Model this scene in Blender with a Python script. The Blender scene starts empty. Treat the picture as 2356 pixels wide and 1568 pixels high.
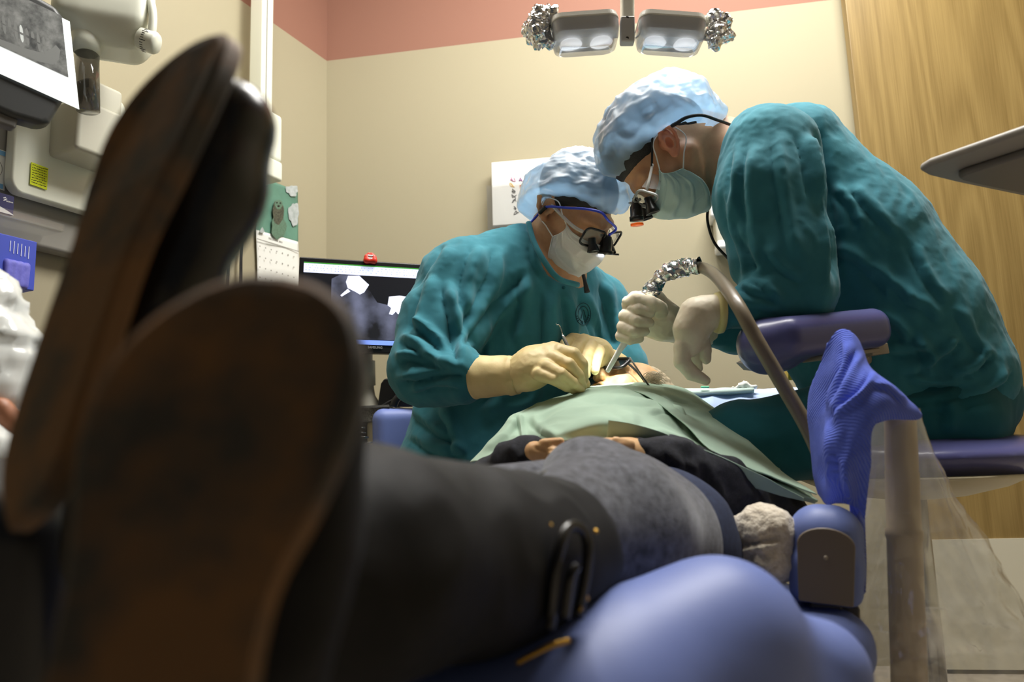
import bpy, math
import numpy as np
from mathutils import Vector, Matrix

# ------------------------------------------------------------------ camera model
F = 1750.0
CAMZ = 0.62
PITCH, ROLL = math.radians(8.8), math.radians(2.0)
CAM = np.array([0, 0, CAMZ])
_r0 = np.array([1.0, 0, 0]); _u0 = np.array([0, -math.sin(PITCH), math.cos(PITCH)])
FW = np.array([0, math.cos(PITCH), math.sin(PITCH)])
RT = math.cos(ROLL) * _r0 - math.sin(ROLL) * _u0
UP = math.cos(ROLL) * _u0 + math.sin(ROLL) * _r0

def W(px, py, d):
    """point seen at a photograph position, at distance d along the view axis"""
    return CAM + RT * ((px - 1178) / F * d) - UP * ((py - 784) / F * d) + FW * d
def A(pts):
    return np.array([W(*p[:3]) for p in pts])
def Wz(px, py, z):
    v = W(px, py, 1.0) - CAM
    return CAM + v * ((z - CAMZ) / v[2])
def proj(P):
    q = np.asarray(P) - CAM
    d = q @ FW
    return 1178 + (q @ RT) / d * F, 784 - (q @ UP) / d * F, d
def camdir(r, u, t):
    """direction from right / up / toward-camera components"""
    v = RT * r + UP * u - FW * t
    return v / np.linalg.norm(v)

def nrm(v):
    v = np.asarray(v, float); return v / (np.linalg.norm(v) + 1e-12)
def srgb(*c):
    if len(c) == 1 and isinstance(c[0], (tuple, list)): c = c[0]
    c = [x / 255.0 for x in c]
    return tuple((x / 12.92 if x <= .04045 else ((x + .055) / 1.055) ** 2.4) for x in c) + (1.0,)

# ------------------------------------------------------------------ noise
_rng = np.random.RandomState(7)
_perm = _rng.permutation(256); _perm = np.concatenate([_perm, _perm, _perm])
_grad = _rng.normal(size=(256, 3)); _grad /= np.linalg.norm(_grad, axis=1)[:, None]
def noise(P, scale=1.0, seed=0):
    p = np.asarray(P) / scale + seed * 17.31
    i = np.floor(p).astype(int); f = p - i; i &= 255
    w = f * f * f * (f * (f * 6 - 15) + 10)
    out = 0
    for dx in (0, 1):
        for dy in (0, 1):
            for dz in (0, 1):
                h = _perm[_perm[_perm[(i[:, 0] + dx) & 255] + ((i[:, 1] + dy) & 255)] + ((i[:, 2] + dz) & 255)]
                g = (_grad[h] * (f - np.array([dx, dy, dz]))).sum(1)
                ww = (w[:, 0] if dx else 1 - w[:, 0]) * (w[:, 1] if dy else 1 - w[:, 1]) * (w[:, 2] if dz else 1 - w[:, 2])
                out = out + g * ww
    return out * 1.6
def ridged(P, scale, seed=0):
    return 1 - 2 * np.minimum(np.abs(noise(P, scale, seed)) * 1.6, 1)

# ------------------------------------------------------------------ objects
COL = bpy.context.scene.collection
WLOC = {}
def tag(o, label=None, cat=None, group=None, kind=None):
    if label: o['label'] = label
    if cat: o['category'] = cat
    if group: o['group'] = group
    if kind: o['kind'] = kind
    return o
def empty(name, loc, label=None, cat=None, group=None):
    o = bpy.data.objects.new(name, None); COL.objects.link(o)
    o.empty_display_size = .05
    o.location = tuple(loc); WLOC[o.name] = np.array(loc, float)
    return tag(o, label, cat, group)
def vnormals(V, Q):
    n = np.zeros_like(V)
    a, b, c = V[Q[:, 0]], V[Q[:, 1]], V[Q[:, 2]]
    d = V[Q[:, 3]] if Q.shape[1] == 4 else c
    fn = np.cross(c - a, d - b) if Q.shape[1] == 4 else np.cross(b - a, c - a)
    for k in range(Q.shape[1]):
        for ax in range(3):
            n[:, ax] += np.bincount(Q[:, k], fn[:, ax], len(V))
    return n / (np.linalg.norm(n, axis=1)[:, None] + 1e-15)
def mk(name, V, Q, mat, parent=None, smooth=True, mi=None, origin=None):
    """one mesh object from world-space vertices; Q list/array of faces"""
    V = np.asarray(V, float)
    if origin is None:
        lo, hi = V.min(0), V.max(0)
        origin = np.array([(lo[0] + hi[0]) / 2, (lo[1] + hi[1]) / 2, lo[2]])
    me = bpy.data.meshes.new(name)
    L = V - origin
    if isinstance(Q, np.ndarray) and Q.ndim == 2:
        me.vertices.add(len(L)); me.vertices.foreach_set('co', L.astype(np.float32).ravel())
        k = Q.shape[1]
        me.loops.add(Q.size); me.loops.foreach_set('vertex_index', Q.astype(np.int32).ravel())
        me.polygons.add(len(Q)); me.polygons.foreach_set('loop_start', np.arange(0, Q.size, k, dtype=np.int32))
        me.update(calc_edges=True); me.validate()
    else:
        me.from_pydata([tuple(v) for v in L], [], [tuple(int(i) for i in q) for q in Q]); me.update()
    for m in (mat if isinstance(mat, (list, tuple)) else [mat]): me.materials.append(m)
    if mi is not None: me.polygons.foreach_set('material_index', np.asarray(mi, np.int32))
    me.polygons.foreach_set('use_smooth', np.full(len(me.polygons), bool(smooth)))
    me.update()
    o = bpy.data.objects.new(name, me); COL.objects.link(o)
    o.location = tuple(origin); WLOC[o.name] = np.array(origin, float)
    if parent is not None:
        o.parent = parent
        o.matrix_parent_inverse = Matrix.Translation(-Vector(WLOC[parent.name]))
    return o

class MB:
    """collects pieces into one mesh"""
    def __init__(s): s.v = []; s.f = []; s.m = []; s.n = 0
    def add(s, V, Fc, m=0):
        V = np.asarray(V, float); s.v.append(V)
        for q in Fc: s.f.append(tuple(int(i) + s.n for i in q)); s.m.append(m)
        s.n += len(V); return s
    def build(s, name, mat, parent=None, smooth=False, bevel=0, seg=2, origin=None):
        o = mk(name, np.vstack(s.v), s.f, mat, parent, smooth, s.m, origin)
        if bevel:
            b = o.modifiers.new('Bevel', 'BEVEL'); b.width = bevel; b.segments = seg; b.limit_method = 'ANGLE'
            b.harden_normals = False
            o.data.polygons.foreach_set('use_smooth', np.full(len(o.data.polygons), True))
            w = o.modifiers.new('WN', 'WEIGHTED_NORMAL')
        return o

_BOXF = [(0, 3, 2, 1), (4, 5, 6, 7), (0, 1, 5, 4), (1, 2, 6, 5), (2, 3, 7, 6), (3, 0, 4, 7)]
def boxv(c, ax, ay, az, hx, hy, hz):
    c = np.asarray(c, float); ax, ay, az = map(np.asarray, (ax, ay, az))
    return np.array([c + ax * hx * sx + ay * hy * sy + az * hz * sz for sz in (-1, 1) for sx, sy in ((-1, -1), (1, -1), (1, 1), (-1, 1))])
def box(c, ax, ay, az, hx, hy, hz): return boxv(c, ax, ay, az, hx, hy, hz), _BOXF
def prism(poly, n, t):
    """polygon (world pts) extruded by t along n"""
    P = np.asarray(poly, float); k = len(P); n = np.asarray(n, float)
    V = np.vstack([P, P + n * t])
    Fc = [tuple(range(k))[::-1], tuple(range(k, 2 * k))] + [(i, (i + 1) % k, (i + 1) % k + k, i + k) for i in range(k)]
    return V, Fc
def rrect(hx, hy, r, n=6):
    out = []
    for cx, cy, a0 in ((hx - r, hy - r, 0), (-hx + r, hy - r, 90), (-hx + r, -hy + r, 180), (hx - r, -hy + r, 270)):
        for i in range(n + 1):
            a = math.radians(a0 + 90 * i / n); out.append((cx + r * math.cos(a), cy + r * math.sin(a)))
    return out
def frame3(ax):
    ax = nrm(ax); t = np.array([0, 0, 1.0]) if abs(ax[2]) < .9 else np.array([1.0, 0, 0])
    a = nrm(np.cross(t, ax)); return a, np.cross(ax, a), ax
def lathe(a, b, prof, n=28):
    """profile [(t along a->b in 0..1, radius m)] revolved; capped"""
    a, b = np.asarray(a, float), np.asarray(b, float); x, y, z = frame3(b - a); L = np.linalg.norm(b - a)
    V = []; k = len(prof)
    for t, r in prof:
        for i in range(n):
            an = 2 * math.pi * i / n; V.append(a + z * t * L + (x * math.cos(an) + y * math.sin(an)) * r)
    Fc = [(j * n + i, j * n + (i + 1) % n, (j + 1) * n + (i + 1) % n, (j + 1) * n + i) for j in range(k - 1) for i in range(n)]
    Fc += [tuple(range(n))[::-1], tuple(range((k - 1) * n, k * n))]
    return np.array(V), Fc
def cyl(a, b, r, r2=None, n=24): return lathe(a, b, [(0, r), (1, r if r2 is None else r2)], n)
def catmull(P, n):
    P = np.asarray(P, float)
    if len(P) < 3: return np.array([P[0] + (P[-1] - P[0]) * t for t in np.linspace(0, 1, n)])
    E = np.vstack([2 * P[0] - P[1], P, 2 * P[-1] - P[-2]]); out = []
    for t in np.linspace(0, len(P) - 1, n):
        i = min(int(t), len(P) - 2); f = t - i; p0, p1, p2, p3 = E[i:i + 4]
        out.append(.5 * (2 * p1 + (p2 - p0) * f + (2 * p0 - 5 * p1 + 4 * p2 - p3) * f * f + (3 * p1 - p0 - 3 * p2 + p3) * f ** 3))
    return np.array(out)
def tube(pts, rad, n=40, k=14, smooth=True):
    """swept round tube along world points; rad number or list"""
    C = catmull(pts, n) if smooth else np.asarray(pts, float)
    n = len(C)
    R = np.full(n, rad) if np.isscalar(rad) else np.interp(np.linspace(0, 1, n), np.linspace(0, 1, len(rad)), rad)
    T = np.gradient(C, axis=0); T /= np.linalg.norm(T, axis=1)[:, None]
    x, y, _ = frame3(T[0]); V = []
    for i in range(n):
        x = nrm(x - T[i] * (x @ T[i])); y = np.cross(T[i], x)
        for j in range(k):
            a = 2 * math.pi * j / k; V.append(C[i] + (x * math.cos(a) + y * math.sin(a)) * R[i])
    Fc = [(i * k + j, i * k + (j + 1) % k, (i + 1) * k + (j + 1) % k, (i + 1) * k + j) for i in range(n - 1) for j in range(k)]
    Fc += [tuple(range(k))[::-1], tuple(range((n - 1) * k, n * k))]
    return np.array(V), Fc
def patch(rows, nu, nv):
    """rows of world points -> smooth grid (nv x nu) and quads"""
    R = [catmull(np.asarray(r, float), nu) for r in rows]
    G = np.stack([catmull(np.array([r[i] for r in R]), nv) for i in range(nu)], 1)
    V = G.reshape(-1, 3)
    i = np.arange(nv - 1)[:, None] * nu + np.arange(nu - 1)[None, :]; i = i.ravel()
    Q = np.stack([i, i + 1, i + nu + 1, i + nu], 1)
    return V, Q
def thicken(V, Q, t):
    """close a sheet to real thickness t (along -normal)"""
    N = vnormals(V, Q); n = len(V)
    e = {}
    for q in Q.tolist():
        for a, b in zip(q, q[1:] + q[:1]): e[(a, b)] = 1
    side = [(b, a, a + n, b + n) for (a, b) in e if (b, a) not in e]
    return np.vstack([V, V - N * t]), np.vstack([Q, Q[:, ::-1] + n, np.array(side)])
def toward_cam(V, Q):
    """flip winding so the sheet faces the viewer on average"""
    N = vnormals(V, Q); s = ((CAM - V) * N).sum()
    return Q if s > 0 else Q[:, ::-1].copy()

# ------------------------------------------------------------------ implicit surfaces
class SDF:
    def __init__(s, h): s.h = h; s.p = []
    def cone(s, a, b, ra, rb, k=.02, flat=None, sub=False):
        a, b = np.asarray(a, float), np.asarray(b, float)
        s.p.append(('c', a, b, ra, rb, k, flat, sub)); return s
    def ball(s, c, r, k=.02, sub=False): return s.cone(c, np.asarray(c) + 1e-5, r, r, k, None, sub)
    def ell(s, c, r, R=None, k=.02, sub=False):
        s.p.append(('e', np.asarray(c, float), np.asarray(r, float), np.eye(3) if R is None else np.asarray(R, float), 0, k, None, sub)); return s
    def box(s, c, hs, R=None, rnd=.01, k=.02, sub=False):
        s.p.append(('b', np.asarray(c, float), np.asarray(hs, float), np.eye(3) if R is None else np.asarray(R, float), rnd, k, None, sub)); return s
    def chain(s, pts, k=.02, flat=None):
        """pts: (px,py,d,radius px)"""
        for p, q in zip(pts, pts[1:]):
            s.cone(W(*p[:3]), W(*q[:3]), p[3] * p[2] / F, q[3] * q[2] / F, k, flat)
        return s
    def chainw(s, pts, k=.02):
        for p, q in zip(pts, pts[1:]): s.cone(p[:3], q[:3], p[3], q[3], k)
        return s
    def _bb(s, p):
        if p[0] == 'c':
            m = max(p[3], p[4]) * (max(1, p[6][1]) if p[6] else 1)
            return np.minimum(p[1], p[2]) - m, np.maximum(p[1], p[2]) + m
        if p[0] == 'e': m = p[2].max()
        else: m = np.linalg.norm(p[2])
        return p[1] - m, p[1] + m
    def mesh(s, smooth=2):
        h = s.h
        los, his = zip(*[s._bb(p) for p in s.p if not p[7]])
        lo = np.min(los, 0) - 4 * h; hi = np.max(his, 0) + 4 * h
        n = np.ceil((hi - lo) / h).astype(int) + 1
        D = np.full(n, 9.0, np.float32)
        for p in s.p:
            bl, bh = s._bb(p); k = p[5]; m = k + 4 * h
            i0 = np.clip(np.floor((bl - m - lo) / h).astype(int), 0, n); i1 = np.clip(np.ceil((bh + m - lo) / h).astype(int) + 1, 0, n)
            if (i1 <= i0).any(): continue
            ax = [lo[j] + h * np.arange(i0[j], i1[j]) for j in range(3)]
            P = np.stack(np.meshgrid(*ax, indexing='ij'), -1)
            if p[0] == 'c':
                pa = P - p[1]; ba = p[2] - p[1]
                if p[6]:
                    fa, fs = nrm(p[6][0]), p[6][1]
                    t = np.clip((pa @ ba) / (ba @ ba), 0, 1)
                    q = pa - t[..., None] * ba; q = q + (q @ fa)[..., None] * fa * (1 / fs - 1)
                    d = np.sqrt((q * q).sum(-1)) - (p[3] + (p[4] - p[3]) * t)
                else:
                    t = np.clip((pa @ ba) / (ba @ ba), 0, 1); q = pa - t[..., None] * ba
                    d = np.sqrt((q * q).sum(-1)) - (p[3] + (p[4] - p[3]) * t)
            elif p[0] == 'e':
                q = (P - p[1]) @ p[3].T; k0 = np.sqrt(((q / p[2]) ** 2).sum(-1)); k1 = np.sqrt(((q / p[2] ** 2) ** 2).sum(-1)) + 1e-9
                d = k0 * (k0 - 1) / k1
            else:
                q = np.abs((P - p[1]) @ p[3].T) - (p[2] - p[4])
                d = np.sqrt((np.maximum(q, 0) ** 2).sum(-1)) + np.minimum(q.max(-1), 0) - p[4]
            sl = tuple(slice(i0[j], i1[j]) for j in range(3)); E = D[sl]
            if p[7]:
                hh = np.maximum(k - np.abs(E + d), 0) / k; D[sl] = np.maximum(E, -d) + hh * hh * k / 4
            else:
                hh = np.maximum(k - np.abs(E - d), 0) / k; D[sl] = np.minimum(E, d) - hh * hh * k / 4
        V, Q = surface_nets(D, lo, h)
        c = V.mean(0); a_, b_, c_ = V[Q[:, 0]] - c, V[Q[:, 1]] - c, V[Q[:, 2]] - c
        if (np.cross(a_, b_) * c_).sum() < 0: Q = Q[:, ::-1].copy()
        return relax(V, Q, smooth), Q
def surface_nets(D, lo, h):
    I = D < 0; n = np.array(D.shape)
    c = [(a, b, d) for a in (0, 1) for b in (0, 1) for d in (0, 1)]
    sl = lambda o: tuple(slice(o[j], n[j] - 1 + o[j]) for j in range(3))
    cnt = sum(I[sl(o)].astype(np.int8) for o in c)
    mask = (cnt > 0) & (cnt < 8)
    idx = np.full(mask.shape, -1, np.int64); cells = np.argwhere(mask); idx[mask] = np.arange(len(cells))
    acc = np.zeros((len(cells), 3)); num = np.zeros(len(cells))
    val = {o: D[cells[:, 0] + o[0], cells[:, 1] + o[1], cells[:, 2] + o[2]].astype(float) for o in c}
    for o in c:
        for ax in range(3):
            if o[ax]: continue
            p = list(o); p[ax] = 1; p = tuple(p)
            v0, v1 = val[o], val[p]; x = (v0 < 0) != (v1 < 0)
            t = np.where(x, v0 / np.where(x, v0 - v1, 1), 0)
            pt = np.tile(np.array(o, float), (len(cells), 1)); pt[:, ax] += t
            acc[x] += pt[x]; num[x] += 1
    V = lo + h * (cells + acc / num[:, None])
    Qs = []
    for ax in range(3):
        b, d = (ax + 1) % 3, (ax + 2) % 3
        s0 = [slice(1, n[j] - 1) for j in range(3)]; s0[ax] = slice(0, n[ax] - 1); s1 = list(s0); s1[ax] = slice(1, n[ax])
        A0, A1 = I[tuple(s0)], I[tuple(s1)]
        e = np.argwhere(A0 != A1); off = np.array([1, 1, 1]); off[ax] = 0; e = e + off
        sgn = I[e[:, 0], e[:, 1], e[:, 2]]
        def g(db, dd):
            q = e.copy(); q[:, b] -= db; q[:, d] -= dd; return idx[q[:, 0], q[:, 1], q[:, 2]]
        q = np.stack([g(1, 1), g(0, 1), g(0, 0), g(1, 0)], 1)
        q[~sgn] = q[~sgn][:, ::-1]
        Qs.append(q)
    return V, np.vstack(Qs)
def relax(V, Q, it):
    if not it: return V
    a = np.concatenate([Q[:, i] for i in range(4)]); b = np.concatenate([Q[:, (i + 1) % 4] for i in range(4)])
    a, b = np.concatenate([a, b]), np.concatenate([b, a]); deg = np.bincount(a, minlength=len(V)); V = V.copy()
    for _ in range(it):
        for lam in (.5, -.48):
            m = np.stack([np.bincount(a, V[b, x], len(V)) for x in range(3)], 1) / np.maximum(deg, 1)[:, None]
            V = V + lam * (m - V)
    return V
def folds(V, Q, creases, gain=.85):
    """cloth folds: ridges along traced lines, raised on the surface that faces the viewer"""
    N = vnormals(V, Q); px, py, d = proj(V)
    vw = CAM - V; vw /= np.linalg.norm(vw, axis=1)[:, None]
    face = np.clip(((N * vw).sum(1) + .05) / .35, 0, 1)
    disp = np.zeros(len(V)); P = np.stack([px, py], 1)
    for line, w, amp in creases:
        L = catmull(np.array([p + (0,) for p in line], float), max(8, 4 * len(line)))[:, :2]
        lo, hi = L.min(0) - 4 * w, L.max(0) + 4 * w
        sel = np.where((P > lo).all(1) & (P < hi).all(1) & (face > 0))[0]
        if not len(sel): continue
        p = P[sel]; best = np.full(len(sel), 1e9); sg = np.zeros(len(sel)); tt = np.zeros(len(sel))
        m = len(L) - 1
        for i in range(m):
            a, b = L[i], L[i + 1]; ab = b - a; t = np.clip(((p - a) @ ab) / (ab @ ab + 1e-9), 0, 1)
            q = p - a - t[:, None] * ab; dd = np.hypot(q[:, 0], q[:, 1]); k = dd < best
            best[k] = dd[k]; sg[k] = np.sign(ab[0] * q[k, 1] - ab[1] * q[k, 0]); tt[k] = (i + t[k]) / m
        s = best * sg
        # taper at both ends
        tp = np.clip(np.minimum(tt, 1 - tt) / .22, 0, 1); tp = tp * tp * (3 - 2 * tp)
        prof = 1.15 * np.exp(-(s / w) ** 2) - .95 * np.exp(-np.abs(s - 1.35 * w) / (.55 * w))
        disp[sel] += gain * amp * prof * tp * face[sel]
    return V + N * disp[:, None]
def rumple(V, Q, items):
    N = vnormals(V, Q); disp = 0
    for kind, scale, amp, seed in items:
        s = np.asarray(scale, float)
        disp = disp + amp * (ridged(V, s, seed) if kind == 'r' else noise(V, s, seed))
    return V + N * np.asarray(disp)[:, None]

# ------------------------------------------------------------------ materials
def M(name, col, rough=.6, col2=None, vscale=8.0, bump=None, metal=0, spec=.5, sheen=0, coat=0, emit=None, estr=0, trans=0, alpha=None, sss=0, detail=4, wave=None, contrast=None, aniso=None, wrinkle=None):
    m = bpy.data.materials.new(name); m.use_nodes = True; nt = m.node_tree; N = nt.nodes; L = nt.links
    b = N['Principled BSDF']; b.inputs['Roughness'].default_value = rough; b.inputs['Metallic'].default_value = metal
    b.inputs['Specular IOR Level'].default_value = spec
    b.inputs['Base Color'].default_value = col
    if sheen: b.inputs['Sheen Weight'].default_value = sheen; b.inputs['Sheen Roughness'].default_value = .5
    if coat: b.inputs['Coat Weight'].default_value = coat; b.inputs['Coat Roughness'].default_value = .15
    if emit: b.inputs['Emission Color'].default_value = emit; b.inputs['Emission Strength'].default_value = estr
    if trans: b.inputs['Transmission Weight'].default_value = trans
    if alpha is not None: b.inputs['Alpha'].default_value = alpha
    if sss:
        b.inputs['Subsurface Weight'].default_value = sss; b.inputs['Subsurface Radius'].default_value = (1, .35, .2); b.inputs['Subsurface Scale'].default_value = .008
    tc = N.new('ShaderNodeTexCoord')
    if aniso:
        mp = N.new('ShaderNodeMapping'); mp.inputs['Scale'].default_value = aniso; L.new(tc.outputs['Object'], mp.inputs['Vector']); co = mp.outputs['Vector']
    else: co = tc.outputs['Object']
    if col2:
        n = N.new('ShaderNodeTexNoise'); n.inputs['Scale'].default_value = vscale; n.inputs['Detail'].default_value = detail; n.inputs['Roughness'].default_value = .6
        L.new(co, n.inputs['Vector'])
        r = N.new('ShaderNodeValToRGB'); lo, hi = contrast or (.35, .65)
        r.color_ramp.elements[0].position = lo; r.color_ramp.elements[1].position = hi
        r.color_ramp.elements[0].color = col; r.color_ramp.elements[1].color = col2
        L.new(n.outputs['Fac'], r.inputs['Fac']); L.new(r.outputs['Color'], b.inputs['Base Color'])
    if bump or wave or wrinkle:
        h = None
        if wrinkle:
            n3 = N.new('ShaderNodeTexNoise'); n3.noise_type = 'RIDGED_MULTIFRACTAL'; n3.inputs['Scale'].default_value = wrinkle[0]; n3.inputs['Detail'].default_value = 2.5; n3.inputs['Roughness'].default_value = .45; n3.inputs['Distortion'].default_value = .6
            mp3 = N.new('ShaderNodeMapping'); mp3.inputs['Rotation'].default_value = (.5, .3, .6); mp3.inputs['Scale'].default_value = (1, 1, .55); L.new(tc.outputs['Object'], mp3.inputs[0]); L.new(mp3.outputs[0], n3.inputs[0])
            h = N.new('ShaderNodeBump'); h.inputs['Strength'].default_value = wrinkle[1]; h.inputs['Distance'].default_value = wrinkle[2]; L.new(n3.outputs['Fac'], h.inputs['Height'])
        if bump:
            n2 = N.new('ShaderNodeTexNoise'); n2.inputs['Scale'].default_value = bump[0]; n2.inputs['Detail'].default_value = 5; L.new(co, n2.inputs['Vector'])
            bp = N.new('ShaderNodeBump'); bp.inputs['Strength'].default_value = bump[1]; bp.inputs['Distance'].default_value = bump[2] if len(bump) > 2 else .002
            L.new(n2.outputs['Fac'], bp.inputs['Height'])
            if h: L.new(h.outputs['Normal'], bp.inputs['Normal'])
            h = bp
        if wave:
            w = N.new('ShaderNodeTexWave'); w.inputs['Scale'].default_value = wave[0]; w.inputs['Distortion'].default_value = 1.5; w.bands_direction = wave[3] if len(wave) > 3 else 'Z'
            L.new(co, w.inputs['Vector']); bp2 = N.new('ShaderNodeBump'); bp2.inputs['Strength'].default_value = wave[1]; bp2.inputs['Distance'].default_value = wave[2]
            L.new(w.outputs['Fac'], bp2.inputs['Height'])
            if h: L.new(h.outputs['Normal'], bp2.inputs['Normal'])
            h = bp2
        L.new(h.outputs['Normal'], b.inputs['Normal'])
    return m
def film_material(name, tint, clear, rough=.12, translucent=0, bump=None):
    """thin see-through sheet: a share passes straight, the rest scatters or glints"""
    m = bpy.data.materials.new(name); m.use_nodes = True; nt = m.node_tree; N = nt.nodes; L = nt.links
    for n in list(N): N.remove(n)
    out = N.new('ShaderNodeOutputMaterial'); tr = N.new('ShaderNodeBsdfTransparent'); tr.inputs['Color'].default_value = (min(1, tint[0] * .3 + .7), min(1, tint[1] * .3 + .7), min(1, tint[2] * .3 + .7), 1)
    df = N.new('ShaderNodeBsdfDiffuse'); df.inputs['Color'].default_value = tint
    body = df.outputs[0]
    if translucent:
        tl = N.new('ShaderNodeBsdfTranslucent'); tl.inputs['Color'].default_value = tint
        mx = N.new('ShaderNodeMixShader'); mx.inputs[0].default_value = translucent; L.new(df.outputs[0], mx.inputs[1]); L.new(tl.outputs[0], mx.inputs[2]); body = mx.outputs[0]
    m1 = N.new('ShaderNodeMixShader'); m1.inputs[0].default_value = clear; L.new(body, m1.inputs[1]); L.new(tr.outputs[0], m1.inputs[2])
    gl = N.new('ShaderNodeBsdfGlossy'); gl.inputs['Roughness'].default_value = rough; gl.inputs['Color'].default_value = (1, 1, 1, 1)
    fl_ = N.new('ShaderNodeLayerWeight'); fl_.inputs['Blend'].default_value = .5; pw = N.new('ShaderNodeMath'); pw.operation = 'POWER'; pw.inputs[1].default_value = 3.2; L.new(fl_.outputs['Facing'], pw.inputs[0])
    fr = N.new('ShaderNodeMath'); fr.operation = 'MULTIPLY_ADD'; fr.inputs[1].default_value = .70; fr.inputs[2].default_value = .08; L.new(pw.outputs[0], fr.inputs[0])
    m2 = N.new('ShaderNodeMixShader'); L.new(fr.outputs[0], m2.inputs[0]); L.new(m1.outputs[0], m2.inputs[1]); L.new(gl.outputs[0], m2.inputs[2])
    if bump:
        tc = N.new('ShaderNodeTexCoord'); n2 = N.new('ShaderNodeTexNoise'); n2.inputs['Scale'].default_value = bump[0]; n2.noise_type = 'RIDGED_MULTIFRACTAL'; n2.inputs['Detail'].default_value = 2; n2.inputs['Distortion'].default_value = .8; L.new(tc.outputs['Object'], n2.inputs['Vector'])
        bp = N.new('ShaderNodeBump'); bp.inputs['Strength'].default_value = bump[1]; bp.inputs['Distance'].default_value = .006; L.new(n2.outputs['Fac'], bp.inputs['Height'])
        for q in (gl, df): L.new(bp.outputs[0], q.inputs['Normal'])
    L.new(m2.outputs[0], out.inputs[0]); return m
def text(name, body, size, c, ax, up, mat, parent, depth=.0006, align='CENTER'):
    """raised lettering converted to a mesh, at world point c, reading along ax"""
    cu = bpy.data.curves.new(name, 'FONT'); cu.body = body; cu.size = size; cu.align_x = align; cu.align_y = 'CENTER'; cu.extrude = depth
    o = bpy.data.objects.new(name, cu); COL.objects.link(o)
    dg = bpy.context.evaluated_depsgraph_get(); me = bpy.data.meshes.new_from_object(o.evaluated_get(dg))
    bpy.data.objects.remove(o); bpy.data.curves.remove(cu)
    ax, up = nrm(ax), nrm(up); up = nrm(up - ax * (up @ ax)); n = np.cross(ax, up)
    co = np.zeros(len(me.vertices) * 3); me.vertices.foreach_get('co', co); co = co.reshape(-1, 3)
    V = np.asarray(c) + co[:, :1] * ax + co[:, 1:2] * up + co[:, 2:] * n
    Fc = [tuple(p.vertices) for p in me.polygons]; bpy.data.meshes.remove(me)
    return mk(name, V, Fc, mat, parent, False)
# ================================================================== scene settings, camera
sc = bpy.context.scene
sc.view_settings.view_transform = 'Standard'; sc.view_settings.look = 'None'
sc.view_settings.gamma = 1.0; sc.view_settings.use_curve_mapping = False
sc.view_settings.exposure = 0.0
cam_data = bpy.data.cameras.new('camera'); cam = bpy.data.objects.new('camera', cam_data); COL.objects.link(cam)
cam_data.sensor_width = 36.0; cam_data.lens = F / 2356 * 36.0; cam_data.clip_start = .02
cam.matrix_world = Matrix(((RT[0], UP[0], -FW[0], 0), (RT[1], UP[1], -FW[1], 0), (RT[2], UP[2], -FW[2], CAMZ), (0, 0, 0, 1)))
cam_data.dof.use_dof = True; cam_data.dof.focus_distance = 1.62; cam_data.dof.aperture_fstop = 3.5
sc.camera = cam
try:
    sc.cycles.use_denoising = True; sc.cycles.max_bounces = 7; sc.cycles.transparent_max_bounces = 10
    sc.cycles.sample_clamp_indirect = 6.0
except Exception: pass
world = bpy.data.worlds.new('room_ambient'); sc.world = world; world.use_nodes = True
world.node_tree.nodes['Background'].inputs[0].default_value = (.9, .95, 1, 1); world.node_tree.nodes['Background'].inputs[1].default_value = .05

# ================================================================== materials
beige = M('wall_paint_beige', srgb(165, 156, 129), .75, bump=(220, .12, .001))
pink = M('wall_paint_rose', srgb(146, 102, 84), .75, bump=(220, .12, .001))
ceil_m = M('ceiling_white', srgb(225, 222, 212), .9)
floor_m = M('floor_vinyl', srgb(170, 160, 145), .45, srgb(150, 140, 125), 30)
ivory = M('ivory_plastic', srgb(226, 228, 212), .4, coat=.15)
ivory_d = M('ivory_plastic_grey', srgb(190, 188, 172), .4)
grey_pl = M('grey_plastic', srgb(135, 132, 124), .5)
dark_pl = M('dark_plastic', srgb(48, 50, 50), .42)
black_pl = M('black_plastic', srgb(16, 16, 17), .35)
black_rub = M('black_rubber', srgb(14, 14, 15), .5)
white_pl = M('white_plastic', srgb(238, 238, 236), .35)
paper = M('white_paper', srgb(236, 236, 230), .8)
steel = M('steel', (.62, .62, .6, 1), .22, metal=1)
foil = M('aluminium_foil', (.86, .87, .88, 1), .18, metal=1, bump=(70, .35, .003))
vinyl = M('blue_vinyl', srgb(104, 120, 178), .5, spec=.45, bump=(700, .06, .0006))
vinyl2 = M('violet_blue_vinyl', srgb(84, 86, 136), .32, spec=.5, coat=.15, bump=(700, .06, .0006))
scrub = M('teal_cotton', srgb(56, 126, 140), .85, srgb(49, 115, 129), 14, bump=(900, .25, .0008), spec=.2, sheen=.12, wrinkle=(13, .75, .010))
scrub_d = M('teal_cotton_deep', srgb(32, 98, 108), .85, srgb(28, 90, 99), 14, bump=(900, .25, .0008), spec=.2, sheen=.1, wrinkle=(8, .6, .010))
skin_a = M('skin_light', srgb(205, 150, 115), .5, srgb(190, 132, 100), 22, sss=.12, bump=(300, .15, .0008))
skin_b = M('skin_tan', srgb(214, 164, 124), .5, srgb(198, 146, 108), 22, sss=.12, bump=(300, .15, .0008))
skin_c = M('skin_fair', srgb(220, 180, 132), .5, srgb(204, 160, 112), 26, sss=.15, bump=(300, .2, .0008))
hair_d = M('hair_black', srgb(24, 20, 18), .6, bump=(400, .6, .002))
hair_g = M('hair_grey', srgb(186, 170, 142), .6)
glove_y = M('latex_glove_cream', srgb(226, 205, 150), .5, srgb(216, 192, 136), 18, bump=(120, .3, .0012), sss=.08)
glove_w = M('latex_glove_white', srgb(226, 216, 192), .5, srgb(214, 202, 176), 18, bump=(120, .3, .0012), sss=.08)
mask_w = M('mask_white', srgb(226, 224, 224), .9, bump=(500, .15, .0006), sheen=.2)
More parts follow.
